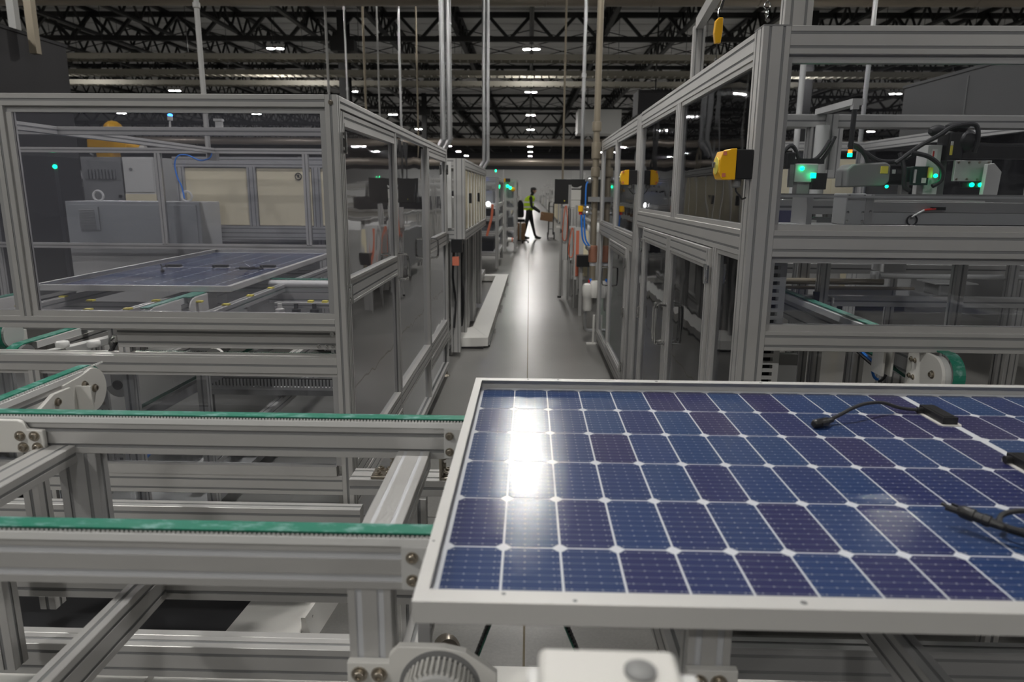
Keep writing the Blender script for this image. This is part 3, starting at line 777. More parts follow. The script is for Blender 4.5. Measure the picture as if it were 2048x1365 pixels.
# ================================================================ solar panels
def solar_panel(x0, y0, z0, label, ncol=26, cable=1):
    """long side along x, 2.27 x 1.04; rear side up"""
    W, H_, Z = 2.272, 1.04, .030
    t = thing('solar_panel', label, 'solar panel', (x0, y0, z0))
    X1, Y1 = x0 + W, y0 + H_; z1 = z0 + Z
    def frame(poly, ax, a, b): return MB().prism(poly, ax, a, b).build('frame_bar', 'frame_w', t, bevel=.0006)
    L_ = .028
    frame([(y0, z0), (y0 + .010, z0), (y0 + .010, z0 + .0015), (y0 + .0018, z0 + .0015), (y0 + .0018, z1 - .0018), (y0 + L_, z1 - .0018), (y0 + L_, z1), (y0, z1)], 'x', x0, X1)
    frame([(Y1, z0), (Y1 - .010, z0), (Y1 - .010, z0 + .0015), (Y1 - .0018, z0 + .0015), (Y1 - .0018, z1 - .0018), (Y1 - .024, z1 - .0018), (Y1 - .024, z1), (Y1, z1)], 'x', x0, X1)
    S_ = .018
    frame([(x0 + .0001, z0), (x0 + .010, z0), (x0 + .010, z0 + .0015), (x0 + .0018, z0 + .0015), (x0 + .0018, z1 - .0018), (x0 + S_, z1 - .0018), (x0 + S_, z1 - .0001), (x0 + .0001, z1 - .0001)], 'y', y0 + .0018, Y1 - .0018)
    frame([(X1 - .0001, z0), (X1 - .010, z0), (X1 - .010, z0 + .0015), (X1 - .0018, z0 + .0015), (X1 - .0018, z1 - .0018), (X1 - S_, z1 - .0018), (X1 - S_, z1 - .0001), (X1 - .0001, z1 - .0001)], 'y', y0 + .0018, Y1 - .0018)
    B(x0 + .002, X1 - .002, y0 + .002, Y1 - .002, z0 + .0016, z0 + .0032).build('backsheet', 'backsheet', t)
    # mounting holes punched in the flanges (dark slots let into the aluminium)
    for x, y in ((.48, y0 + .014), (.20, y0 + .008), (.112, y0 + .02), (.22, Y1 - .01), (.14, Y1 - .01), (.48, Y1 - .013), (.755, Y1 - .013), (1.5, Y1 - .013)):
        lg = x in (.48, .755, 1.5); MB().cyl((x0 + x, y, z1 - .002), (x0 + x, y, z1 + .00015), .003 if not lg else .0045, 10).build('mounting_hole', 'groove', t)
    MB().cyl((x0 + .007, y0 + .15, z1 - .002), (x0 + .007, y0 + .15, z1 + .00015), .0022, 8).build('mounting_hole', 'groove', t)
    cx, cy, ch = .0806, .1638, .0100
    def oct_(): return [(-cx / 2 + ch, -cy / 2), (cx / 2 - ch, -cy / 2), (cx / 2, -cy / 2 + ch), (cx / 2, cy / 2 - ch), (cx / 2 - ch, cy / 2), (-cx / 2 + ch, cy / 2), (-cx / 2, cy / 2 - ch), (-cx / 2, -cy / 2 + ch)]
    first = None
    for i in range(ncol):
        for j in range(6):
            px_ = x0 + .022 + .0838 * (i + .5) + (.014 if i >= 13 else 0); py_ = y0 + .0165 + .1675 * (j + .5)
            if first is None:
                first = MB().prism([(px_ + a, py_ + b) for a, b in oct_()], 'z', z0 + .0030, z0 + .0036).build('solar_cell', 'cell', t); p0 = (px_, py_)
                # origin is the bounding box centre, as the shader expects
            else:
                o = first.copy(); C.objects.link(o); o.location = first.location + Vector((px_ - p0[0], py_ - p0[1], 0))
    return t, first
def jbox(t, x, y, z, ang=0, label=None):
    """flat black junction box on a bead of white sealant, long side along y"""
    s = MB(); ol = [(x + .024 * a + (.002 if a > 0 else 0), y + .058 * b) for a, b in ((-1, -.85), (-.8, -1), (.8, -1), (1, -.85), (1, .85), (.8, 1), (-.8, 1), (-1, .85))]
    s.prism(ol, 'z', z, z + .0025); j = s.build('sealant', 'white', t)
    b = MB().prism([(x - .017, y - .05), (x + .017, y - .05), (x + .017, y + .05), (x - .017, y + .05)], 'z', z + .002, z + .019)
    b.box(x - .012, x + .012, y - .042, y + .042, z + .019, z + .020).cyl((x - .017, y + .035, z + .009), (x - .03, y + .035, z + .009), .0075, 12)
    b.build('junction_box', 'black', t, bevel=.0015)
def connector(t, p, d, male=False):
    d = Vector(d).normalized(); p = Vector(p)
    prof = [(.004, -.02), (.006, -.018), (.0075, 0), (.0095, .001), (.0095, .010), (.0085, .011), (.0085, .022), (.0105, .023), (.0105, .040), (.009, .042), (.007, .046), (.006, .0465)]
    mb = MB().lathe(p, prof, d, 14)
    side = d.cross(Vector((0, 0, 1))).normalized()
    if male:
        mb.cyl(p + d * .046, p + d * .070, .0032, 8)
        for s_ in (-1, 1): mb.bar(p + d * .036 + side * s_ * .010, p + d * .060 + side * s_ * .012, .003, .005)
    else:
        for s_ in (-1, 1): mb.bar(p + d * .005 + side * s_ * .010, p + d * .030 + side * s_ * .0115, .003, .007)
    return mb.build('cable_connector', 'black', t, smooth=True)
M['frame_w'] = P('panel_frame_aluminium', (.56, .555, .54), .42, .25)
SP, c0 = solar_panel(-.138, .757, 1.080, 'large blue solar panel lying face down on the foreground conveyor, cables on its back')
zc = 1.0832
jbox(SP, .968, 1.585, zc)
MB().tube([(.938, 1.62, 1.093), (.90, 1.625, 1.096), (.85, 1.612, 1.112), (.80, 1.585, 1.118), (.76, 1.56, 1.116), (.72, 1.54, 1.104), (.690, 1.525, 1.0955)], .0042, 8, smooth=5).build('cable', 'rubber', SP, smooth=True)
connector(SP, (.682, 1.520, 1.0945), (-.86, -.52, 0))
jbox(SP, .968, 1.27, zc)
jbox(SP, .968, .95, zc)
MB().tube([(.94, 1.0, 1.093), (.90, .985, 1.096), (.84, .965, 1.100), (.78, .960, 1.104), (.745, .972, 1.108), (.722, .988, 1.110)], .0042, 8, smooth=5).build('cable', 'rubber', SP, smooth=True)
MB().tube([(.94, 1.03, 1.092), (.88, 1.048, 1.096), (.82, 1.05, 1.104), (.775, 1.04, 1.108), (.745, 1.025, 1.106), (.735, 1.0, 1.10), (.76, .975, 1.098), (.82, .955, 1.094), (.9, .96, 1.09)], .0042, 8, smooth=5).build('cable', 'rubber', SP, smooth=True)
connector(SP, (.712, .997, 1.110), (-.62, .77, 0.06), True)
MB().tube([(.775, 1.0, 1.112), (.79, 1.012, 1.118), (.815, 1.035, 1.122), (.83, 1.05, 1.126)], .0011, 5).build('cable_tie', 'white_plastic', SP)

# second panel, inside the left enclosure, long side running away from the viewer
SP2 = SP.copy(); C.objects.link(SP2)
SP2['label'] = 'solar panel riding the belts inside the left enclosure'
for ch in SP.children: copy_tree(ch, SP2)
SP2.rotation_euler = (0, 0, PI / 2 + .022); SP2.location = (-1.535, 3.52, 1.080)
# ================================================================ inside the left enclosure
TL = thing('transfer_conveyor', 'transfer conveyor table inside the left enclosure, under the riding panel', 'conveyor', (-2.1, 4.0, .9))
for x in (-2.72, -2.44, -1.50): rail(TL, x, x + .04, 2.95, 5.75, 1.0, 1.045, 'y')
rail(TL, -1.905, -1.865, 3.0, 5.7, 1.0, 1.045, 'y'); rail(TL, -1.80, -1.765, 3.0, 5.7, 1.0, 1.045, 'y')
for y in (3.10, 3.36, 3.62, 4.4, 5.2): rail(TL, -2.68, -1.50, y, y + .04, .955, 1.0, 'x')
for x0, ye in ((-1.735, 3.0), (-1.70, 3.32), (-2.60, 3.2)):
    w_ = .035 if x0 != -2.60 else .04
    B(x0, x0 + w_, ye + .02, 5.7, 1.074, 1.0790).build('belt', 'belt', TL)
    B(x0, x0 + w_ + .004, ye + .06, 5.7, 1.045, 1.074).build('guide_strip', 'white_plastic', TL)
    pl = [(ye + .3, 1.0), (ye + .3, 1.070)] + [(ye + .06 - .062 * math.sin(a), 1.012 + .058 * math.cos(a)) for a in [PI * i / 10 for i in range(11)]]
    MB().prism(pl, 'x', x0 + w_, x0 + w_ + .008).build('end_plate', 'white', TL)
for x, y in ((-2.43, 3.2), (-2.42, 3.5), (-2.2, 3.38), (-1.88, 3.15), (-1.88, 3.4), (-1.78, 3.25), (-1.48, 3.3), (-1.48, 3.6), (-2.05, 3.12), (-1.65, 3.38), (-1.48, 3.9)):
    B(x - .012, x + .02, y, y + .03, 1.045, 1.052).build('clip', 'lemon', TL)
for x in (-2.7, -1.50):
    for y in (3.0, 5.6): rail(TL, x, x + .045, y, y + .045, .04, 1.0, 'z', 'leg')
# roller line at the right
RLn = thing('roller_unit', 'white roller with a green belt behind the clear front, beside the riding panel', 'roller', (-1.35, 4.2, 1.0))
MB().cyl((-1.56, 4.12, 1.045), (-1.0, 4.12, 1.045), .022, 16).build('roller', 'white_plastic', RLn, smooth=True)
B(-1.56, -1.0, 4.13, 4.16, 1.068, 1.074).build('belt', 'belt', RLn)
rail(RLn, -1.56, -1.0, 4.10, 4.15, .93, 1.02, 'x', 'beam'); rail(RLn, -1.40, -1.0, 3.75, 3.80, .96, .99, 'x', 'beam')
rail(RLn, -1.2, -1.155, 4.1, 4.145, .04, .93, 'z', 'leg')
for x, c in ((-1.22, 'lemon'), (-1.14, 'lemon')): B(x, x + .03, 3.76, 3.79, .99, 1.0).build('clip', c, RLn)
for k, x in enumerate((-1.36, -1.27, -1.17)):
    MB().lathe((x, 3.72, .93), [(.02, 0), (.024, .01), (.024, .03), (.012, .035), (.012, .06)], n=10).build('solenoid_valve', 'black' if k else 'white', RLn, smooth=True)
for x in (-1.36, -1.2):
    MB().tube([(x, 3.70, .94), (x + .01, 3.66, .90), (x + .03, 3.66, .84), (x + .01, 3.70, .76)], .004, 6, smooth=4).build('air_tube', 'blue', RLn)
# low belt arms behind the front rails
LA = thing('lift_belt_unit', 'green belt arm with a dark pulley, seen between the two front rails at left', 'conveyor', (-2.1, 3.2, .8))
MB().prism([(2.66, .93), (2.68, .955), (2.74, .972), (3.9, .972), (3.9, .968), (2.74, .968), (2.685, .951), (2.664, .93)], 'x', -2.12, -2.075).build('belt', 'belt', LA)
B(-2.12, -2.065, 2.80, 3.9, .938, .966).build('guide_strip', 'white_plastic', LA)
MB().cyl((-2.11, 2.735, .915), (-2.062, 2.735, .915), .052, 24).build('pulley', 'mgrey', LA, smooth=True)
rail(LA, -2.10, -2.06, 2.9, 3.9, .86, .938, 'y', 'beam')
for y in (2.72, 2.76): MB().cyl((-2.062, y, .935), (-2.058, y, .935), .006, 8).build('screw_hole', 'black', LA)
rail(LA, -2.10, -2.06, 3.2, 3.245, .04, .86, 'z', 'leg')
LW = thing('belt_conveyor', 'round white belt head with a green belt at the far left edge', 'machine part', (-2.16, 2.8, .8))
MB().cyl((-2.19, 2.72, 1.005), (-2.175, 2.72, 1.005), .062, 32).box(-2.25, -2.176, 2.70, 2.9, .945, 1.0).build('end_plate', 'white', LW, smooth=True)
MB().lathe((-2.14, 2.765, 1.005), [(.060, 0), (.066, .001), (.066, .04), (.060, .041)], (-1, 0, 0), 32).build('belt', 'belt', LW, smooth=True)
MB().cyl((-2.14, 2.765, 1.005), (-2.13, 2.765, 1.005), .058, 32).build('pulley', 'lgrey', LW)
bolt(LW, (-2.175, 2.72, 1.0), (.3, -1, 0), r=.010)
rail(LW, -2.24, -2.195, 2.78, 2.825, .04, .95, 'z', 'leg')
# clamping beam with two cylinders and caps
CB = thing('clamp_unit', 'aluminium clamp bar with two white capped cylinders and yellow labels', 'machine part', (-1.85, 2.8, .6))
MB().bar((-1.93, 2.655, .945), (-1.79, 3.02, .955), .045, .03).build('clamp_bar', 'lgrey', CB, bevel=.002)
for a, b in (((-1.905, 2.72, .9615), (-1.885, 2.775, .9622)), ((-1.846, 2.875, .9635), (-1.826, 2.93, .964))): MB().bar(a, b, .034, .001).build('label', 'lemon', CB)
rail(CB, -1.82, -1.74, 2.90, 3.06, .88, 1.02, 'z', 'post')
for x, y in ((-1.872, 2.68), (-1.757, 2.70)):
    MB().cyl((x, y, .89), (x, y, .975), .009, 12).build('rod', 'chrome', CB, smooth=True)
    MB().lathe((x, y, .972), [(.023, 0), (.025, .003), (.025, .020), (.022, .024), (.008, .0245)], n=20).build('cap', 'white_plastic', CB, smooth=True)
    MB().prism([(x - .03, y - .028), (x + .012, y - .028), (x + .02, y - .02), (x + .035, y - .02), (x + .035, y + .03), (x - .03, y + .03)], 'z', .80, .925 if x < -1.8 else .95).build('cylinder_body', 'alu', CB, bevel=.003)
MB().tube([(-1.80, 2.655, .92), (-1.795, 2.65, .94), (-1.785, 2.65, .945), (-1.78, 2.652, .92)], .004, 6, smooth=3).build('air_fitting', 'white_plastic', CB)
B(-1.786, -1.780, 2.648, 2.654, .898, .904).build('indicator', 'led_red', CB)
MB().tube([(-1.73, 2.66, .90), (-1.70, 2.66, .935), (-1.665, 2.66, .965), (-1.645, 2.67, 1.0)], .008, 8, smooth=4).build('cable', 'rubber', CB)
MB().tube([(-1.715, 2.652, .915), (-1.695, 2.652, .938), (-1.675, 2.652, .955)], .009, 8).build('blue_sleeve', 'blue', CB)
MB().lathe((-1.65, 2.66, 1.0), [(.010, 0), (.014, .004), (.014, .018), (.008, .03)], (.3, 0, 1), 10).build('plug', 'chrome', CB, smooth=True)
MB().lathe((-1.63, 2.665, .975), [(.014, 0), (.018, .01), (.018, .03)], (1, 0, .1), 12).build('clamp', 'steel', CB, smooth=True)
rail(CB, -1.88, -1.84, 2.75, 2.79, .04, .80, 'z', 'leg')
# inner cross beam with end screws, and lower cross beam with a belt
IC = thing('cross_beam', 'aluminium cross beam just behind the front rails, screws at its right end', 'machine part', (-1.2, 2.66, .9))
rail(IC, -1.62, XL - .05, 2.64, 2.68, .985, 1.07, 'x', 'beam', ['alu', 'groove'])
for x, z in ((-.765, 1.048), (-.765, .998), (-.79, .998), (-.82, .998)): bolt(IC, (x, 2.64, z), r=.006, mat='chrome')
rail(IC, -1.62, -1.575, 2.64, 2.68, .04, .985, 'z', 'leg')
B(-1.74, -.74, 2.86, 2.885, .905, .91).build('belt', 'belt_edge', IC)
tm = MB()
for i in range(100): tm.box(-1.74 + i * .01, -1.735 + i * .01, 2.86, 2.885, .910, .9145)
tm.build('belt_teeth', 'belt_edge', IC, kind='stuff')
for x in (-1.60, -1.05): rail(IC, x, x + .045, 2.9, 3.4, .86, .90, 'y')
B(-1.45, -1.36, 2.87, 2.90, .92, .98).build('slide_plate', 'lgrey', IC)
MB().lathe((-1.33, 2.83, .90), [(.018, 0), (.040, 0), (.040, .02), (.018, .02)], (0, 1, 0), 20).build('hose_reel', 'white', IC)
# lower storey: small pulleys, diagonal belts, slotted ducts
LS = thing('lower_drive_unit', 'lower belt drive behind the front panels with a round grey pulley', 'machine part', (-1.85, 3.0, .5))
rail(LS, -2.02, -1.965, 2.97, 3.015, .04, .80, 'z', 'leg')
B(-1.965, -1.90, 2.96, 2.975, .62, .76).build('motor_plate', 'lgrey', LS)
for x in (-1.95, -1.915):
    for z in (.65, .69, .735): bolt(LS, (x, 2.96, z), r=.006)
MB().lathe((-1.83, 2.98, .74), [(.02, 0), (.055, 0), (.058, .004), (.058, .03), (.02, .03)], (0, -1, 0), 28).build('pulley', 'lgrey', LS, smooth=True)
MB().cyl((-1.83, 2.945, .74), (-1.83, 2.94, .74), .022, 16).build('hub', 'dgrey', LS)
MB().bar((-2.0, 2.9, .50), (-1.55, 4.4, .72), .03, .004).build('belt', 'belt_edge', LS)
MB().bar((-1.97, 2.9, .47), (-1.52, 4.4, .69), .035, .05).build('beam', 'alu_dark', LS)
B(-2.02, -1.5, 2.9, 4.4, .10, .14).build('base_tray', 'mgrey', LS)
# slotted wiring ducts
def slot_duct(t, x0, x1, y, z0, z1, axis='x', pitch=.028, mat='white'):
    """duct seen from its slotted face (towards -y): comb fingers between two rails, dark inside"""
    B(x0, x1, y + .03, y + .036, z0, z1).build('back', 'black', t)
    if axis == 'x':
        B(x0, x1, y, y + .03, z0, z0 + (z1 - z0) * .25).build('base', mat, t); mb = MB(); n = int((x1 - x0) / pitch)
        for i in range(n): mb.box(x0 + i * pitch, x0 + i * pitch + pitch * .55, y, y + .004, z0 + (z1 - z0) * .25, z1)
    else:
        B(x1 - (x1 - x0) * .28, x1, y, y + .03, z0, z1).build('base', mat, t); mb = MB(); n = int((z1 - z0) / pitch)
        for i in range(n + 1): mb.box(x0, x1 - (x1 - x0) * .28, y, y + .004, z0 + i * pitch, min(z1, z0 + i * pitch + pitch * .5))
    mb.build('comb', mat, t, kind='stuff')
D1 = thing('slotted_duct', 'long grey slotted wiring duct low inside the left enclosure', 'wiring duct', (-1.6, 4.2, .36))
slot_duct(D1, -2.06, -1.0, 4.2, .355, .425, pitch=.022, mat='lgrey')
B(-2.06, -1.0, 4.2, 4.5, .32, .355).build('shelf', 'mgrey', D1)
for x in (-2.06, -1.03): B(x, x + .03, 4.25, 4.28, 0, .32).build('leg', 'mgrey', D1)
D2 = thing('slotted_duct', 'short slotted wiring duct low at left, beside a blue cable', 'wiring duct', (-2.1, 3.2, .2))
slot_duct(D2, -2.23, -2.06, 3.2, .24, .325, pitch=.022, mat='lgrey')
slot_duct(D2, -2.04, -1.99, 3.2, .20, .33, 'z', .03, 'lgrey')
B(-2.24, -1.98, 3.2, 3.3, 0, .20).build('stand', 'mgrey', D2)
MB().tube([(-1.97, 3.2, .22), (-1.94, 3.2, .26), (-1.89, 3.22, .30), (-1.87, 3.3, .36)], .012, 8, smooth=4).build('blue_cable', 'blue', D2)
rail(TL, -4.4, -1.2, 3.6, 3.645, .16, .24, 'x'); rail(TL, -1.6, -1.55, 3.1, 5.6, .24, .30, 'y')

# cabinet with a louvre, behind the rear window
def eye(t, x, y, z, r=.045):
    q = [(x + r * math.cos(a), y, z + r + r * math.sin(a)) for a in [2 * PI * i / 16 for i in range(17)]]
    MB().tube(q, r * .22, 8).build('lifting_eye', 'white', t, smooth=True)
CA = thing('control_cabinet', 'low light grey control cabinet with a square louvre and lifting eyes', 'cabinet', (-3.46, 6.3, 0))
B(-4.06, -2.87, 6.08, 6.48, .08, 1.488).build('body', 'lgrey', CA, bevel=.006)
B(-4.03, -2.9, 6.070, 6.08, .12, 1.46).build('door', 'lgrey', CA, bevel=.003)
B(-3.94, -3.76, 6.055, 6.070, 1.24, 1.44).build('louvre_frame', 'lgrey', CA)
for i in range(12): MB().quadbox([(-3.925, 6.054, 1.255 + i * .0142), (-3.79, 6.054, 1.255 + i * .0142), (-3.79, 6.050, 1.262 + i * .0142), (-3.925, 6.050, 1.262 + i * .0142), (-3.925, 6.048, 1.253 + i * .0142), (-3.79, 6.048, 1.253 + i * .0142), (-3.79, 6.044, 1.260 + i * .0142), (-3.925, 6.044, 1.260 + i * .0142)]).build('slat', 'white', CA)
B(-4.04, -2.89, 6.1, 6.46, 0, .08).build('plinth', 'dgrey', CA)
for x in (-3.86, -3.06): eye(CA, x, 6.25, 1.488)
CL = thing('ventilated_cabinet', 'dark grey cabinet with a row of vertical vent slots, left of a pale cabinet', 'cabinet', (-4.62, 7.9, 0))
B(-4.86, -4.42, 7.62, 8.2, 0, 1.93).build('body', 'mgrey', CL, bevel=.005)
for i in range(9): B(-4.80 + i * .037, -4.78 + i * .037, 7.60, 7.62, 1.70, 1.80).build('vent_slot', 'groove', CL)
B(-4.47, -4.44, 7.60, 7.62, 1.50, 1.53).build('lock', 'black', CL)
MB().tube([(-4.7, 7.6, 1.93), (-4.7, 7.56, 1.96), (-4.66, 7.54, 1.94)], .01, 6).build('hook', 'mgrey', CL)
CW = thing('pale_cabinet', 'pale cabinet with one round lock, beside the dark vented one', 'cabinet', (-4.2, 7.9, 0))
B(-4.39, -4.05, 7.60, 8.2, 0, 1.93).build('body', 'white', CW, bevel=.005); B(-4.38, -4.06, 7.592, 7.60, 1.56, 1.92).build('door', 'white', CW, bevel=.003)
MB().cyl((-4.30, 7.592, 1.80), (-4.30, 7.585, 1.80), .018, 14).build('lock', 'mgrey', CW)
B(-4.39, -4.05, 7.595, 7.60, 1.45, 1.54).build('kick_strip', 'cream', CW)
YC = thing('process_unit', 'cream unit topped by a yellow bar, seen between the rear posts', 'machine', (-4.9, 9.7, 0))
B(-5.0, -4.72, 9.5, 9.9, 0, 1.84).build('body', 'cream', YC); MB().cyl((-5.02, 9.5, 1.86), (-4.74, 9.5, 1.86), .03, 12).build('bar', 'yellow', YC); B(-4.98, -4.74, 9.48, 9.5, 1.50, 1.58).build('panel', 'mgrey', YC)
# yellow robot beyond
RB = thing('industrial_robot', 'yellow industrial robot arm beyond the left enclosure', 'robot', (-5.6, 9.8, 0))
MB().lathe((-5.75, 9.7, 0), [(.25, 0), (.25, .6), (.18, .8), (.18, 1.6)], n=20).build('base', 'yellow', RB, smooth=True)
MB().bar((-5.75, 9.7, 1.6), (-5.78, 9.68, 2.22), .2, .26).build('lower_arm', 'yellow', RB, bevel=.02)
MB().sphere((-5.62, 9.6, 2.36), .13, 14).build('shoulder', 'yellow', RB, smooth=True)
MB().bar((-5.98, 9.62, 2.19), (-5.42, 9.6, 2.17), .13, .12).build('upper_arm', 'yellow', RB, bevel=.02)
MB().cyl((-5.42, 9.6, 2.17), (-5.28, 9.6, 2.13), .07, 14, .05).build('wrist', 'yellow', RB, smooth=True)
MB().cyl((-5.28, 9.6, 2.13), (-5.20, 9.6, 2.14), .04, 12).build('tool', 'white', RB)
# beacon and small box on the roof rail
BE = thing('signal_beacon', 'small signal beacon with a glowing blue top on the enclosure roof rail', 'beacon', (-1.99, 3.95, 1.932))
MB().cyl((-1.992, 3.95, 1.932), (-1.989, 3.95, 1.975), .006, 8).build('pole', 'lgrey', BE); MB().cyl((-1.988, 3.95, 1.968), (-1.987, 3.95, 1.99), .014, 12).build('body', 'lgrey', BE); MB().sphere((-1.986, 3.95, 1.996), .014, 12, sc=(1, 1, .7)).build('lens', 'led_blue', BE)
SB = thing('sensor_box', 'small pale sensor box standing on the enclosure roof rail', 'sensor', (-1.71, 3.95, 1.932))
MB().box(-1.735, -1.70, 3.94, 3.965, 1.932, 1.972).box(-1.742, -1.694, 3.935, 3.965, 1.965, 1.978).build('body', 'lgrey', SB)
# green lamp on the dark wall behind, blue hose
GL = thing('indicator_lamp', 'green indicator lamp on a post against the dark cladding at left', 'indicator', (-4.9, 7.4, 0))
MB().sphere((-4.93, 7.3, 1.815), .022, 10).build('lens', 'led_green', GL); B(-4.95, -4.91, 7.31, 7.35, 0, 1.86).build('post', 'dgrey', GL)
BH = thing('air_hose', 'blue air hose looping down beside the cream panels', 'hose', (-2.9, 5.85, 1.6))
MB().tube([(-2.62, 5.84, 1.889), (-2.64, 5.84, 1.85), (-2.72, 5.84, 1.83), (-2.82, 5.84, 1.87), (-2.90, 5.84, 1.865), (-2.935, 5.84, 1.80), (-2.925, 5.84, 1.70), (-2.895, 5.84, 1.62), (-2.88, 5.84, 1.52)], .006, 8, smooth=5).build('tube', 'blue', BH)
B(-2.66, -2.58, 5.84, 5.89, 1.83, 1.889).build('valve_block', 'mgrey', BH)

# ================================================================ inside the right enclosure
AC = thing('linear_actuator', 'long pale linear actuator with a square bolted end block behind the glass', 'actuator', (2.0, 2.65, 1.40))
B(1.145, 1.215, 2.585, 2.70, 1.490, 1.602).build('end_block', 'lgrey', AC, bevel=.004)
B(1.215, 1.245, 2.587, 2.70, 1.492, 1.598).build('end_flange', 'alu', AC, bevel=.002)
for x in (1.153, 1.207):
    for z in (1.503, 1.535, 1.592): bolt(AC, (x, 2.585, z), r=.0035, mat='chrome')
for z in (1.538, 1.592): bolt(AC, (1.235, 2.587, z), r=.0035, mat='chrome')
B(1.245, 3.15, 2.60, 2.69, 1.493, 1.535).build('body', 'lgrey', AC); B(1.245, 3.15, 2.597, 2.69, 1.5365, 1.572).build('body_cover', 'alu', AC)
B(.90, 3.25, 2.57, 2.58, 1.5865, 1.5945).build('guard_rail', 'lgrey', AC)
for x in (1.0, 3.2): B(x, x + .02, 2.57, 2.72, 1.4785, 1.5865).build('bracket', 'alu', AC)
B(.84, 3.28, 2.58, 2.76, 1.40, 1.49).build('bed', 'alu_dark', AC)
for x in (.86, 3.2): rail(AC, x, x + .045, 2.70, 2.745, .04, 1.40, 'z', 'post')
CBL = thing('cable_lead', 'red and white cable lead curled against the linear actuator', 'cable', (1.42, 2.58, 1.49))
q_ = [(1.388 + .018 * math.cos(a), 2.588, 1.508 + .018 * math.sin(a)) for a in [2 * PI * i / 14 for i in range(15)]]
MB().tube(q_, .003, 6).build('coil', 'rubber', CBL)
MB().tube([(1.385, 2.586, 1.52), (1.40, 2.584, 1.53), (1.425, 2.584, 1.545)], .0035, 6).build('white_sleeve', 'white_plastic', CBL)
MB().tube([(1.425, 2.584, 1.545), (1.44, 2.584, 1.547), (1.465, 2.584, 1.549)], .004, 6).build('red_sleeve', 'red', CBL)
B(1.45, 1.50, 2.582, 2.592, 1.545, 1.556).build('plug', 'black', CBL)
M['slate'] = P('slate_blue_paint', (.12, .12, .22), .5)
A2 = thing('profile_bridge', 'low profile bridge behind the actuator at the left of the glass', 'machine part', (1.2, 3.0, 1.4))
rail(A2, .95, 1.9, 3.0, 3.08, 1.515, 1.575, 'x', 'beam'); B(.95, 1.9, 3.0, 3.1, 1.44, 1.50).build('base', 'mgrey', A2)
B(1.045, 1.10, 2.98, 3.0, 1.475, 1.53).build('blue_block', 'slate', A2)
B(1.10, 1.20, 2.97, 3.0, 1.478, 1.492).build('pale_strip', 'white', A2)
for x in (.97, 1.84): rail(A2, x, x + .045, 3.02, 3.065, .04, 1.44, 'z', 'post')

def arcpts(a, b, sag, n=6):
    a = Vector(a); b = Vector(b); return [a.lerp(b, i / n) + Vector((0, 0, sag * math.sin(PI * i / n))) for i in range(n + 1)]
R1 = thing('gripper_head', 'grey gripper head with two green lights and black hoses, left in the right enclosure', 'robot', (1.36, 3.6, 1.44))
B(1.315, 1.43, 3.58, 3.68, 1.655, 1.745).build('body', 'lgrey', R1, bevel=.004); B(1.33, 1.46, 3.59, 3.66, 1.745, 1.77).build('top_plate', 'black', R1)
B(1.27, 1.315, 3.58, 3.66, 1.72, 1.80).build('motor', 'black', R1, bevel=.006); B(1.40, 1.47, 3.56, 3.60, 1.62, 1.70).build('clamp', 'black', R1, bevel=.004)
B(1.29, 1.31, 3.575, 3.6, 1.63, 1.74).build('side_plate', 'mgrey', R1)
MB().sphere((1.347, 3.57, 1.722), .011, 10).build('green_light', 'led_green', R1); B(1.388, 1.412, 3.555, 3.565, 1.675, 1.70).build('green_light', 'led_green', R1)
for a, b, s_ in (((1.26, 3.6, 1.80), (1.34, 3.6, 1.76), .05), ((1.39, 3.62, 1.76), (1.49, 3.62, 1.86), -.03), ((1.42, 3.62, 1.75), (1.52, 3.64, 1.88), -.04)):
    MB().tube(arcpts(a, b, s_), .010, 8, smooth=3).build('hose', 'rubber', R1)
B(1.34, 1.40, 3.6, 3.66, 1.60, 1.655).build('foot', 'alu', R1); B(1.25, 1.6, 3.5, 3.9, 1.56, 1.60).build('bed', 'mgrey', R1)
for x in (1.26, 1.55): rail(R1, x, x + .045, 3.7, 3.745, .04, 1.56, 'z', 'post')
R2 = thing('robot_head', 'pick-and-place head with a grey motor, dark green box and tall hose bundle', 'robot', (1.85, 3.6, 1.44))
MB().prism([(1.575, 1.632), (1.76, 1.640), (1.785, 1.66), (1.785, 1.74), (1.76, 1.755), (1.60, 1.745), (1.575, 1.72)], 'y', 3.58, 3.72).build('motor', 'mgrey', R2, bevel=.008)
MB().cyl((1.785, 3.65, 1.70), (1.86, 3.65, 1.70), .055, 20).cyl((1.86, 3.65, 1.70), (1.875, 3.65, 1.70), .04, 20).build('motor_cap', 'black', R2, smooth=True)
B(1.735, 1.77, 3.575, 3.58, 1.70, 1.735).build('label', 'lemon', R2); B(1.80, 1.815, 3.59, 3.6, 1.70, 1.72).build('plug', 'lgrey', R2)
M['dgreen'] = P('dark_green_box', (.006, .035, .025), .4)
B(1.885, 1.965, 3.56, 3.66, 1.645, 1.735).build('control_box', 'dgreen', R2, bevel=.004)
B(1.93, 1.952, 3.558, 3.561, 1.655, 1.68).build('label', 'white', R2); B(1.89, 1.90, 3.555, 3.561, 1.655, 1.72).build('strip', 'lgrey', R2)
B(1.965, 2.035, 3.60, 3.70, 1.60, 1.84).build('column', 'lgrey', R2, bevel=.003); B(2.035, 2.10, 3.66, 3.72, 1.60, 1.78).build('back_column', 'mgrey', R2)
B(1.985, 2.01, 3.595, 3.60, 1.77, 1.82).build('label', 'white_plastic', R2); B(1.988, 1.995, 3.593, 3.596, 1.775, 1.81).build('red_print', 'red', R2)
B(2.045, 2.12, 3.57, 3.68, 1.765, 1.90).build('drive', 'black', R2, bevel=.01); B(2.055, 2.066, 3.566, 3.571, 1.79, 1.835).build('label', 'lemon', R2); B(2.055, 2.066, 3.566, 3.571, 1.836, 1.855).build('label_top', 'white', R2)
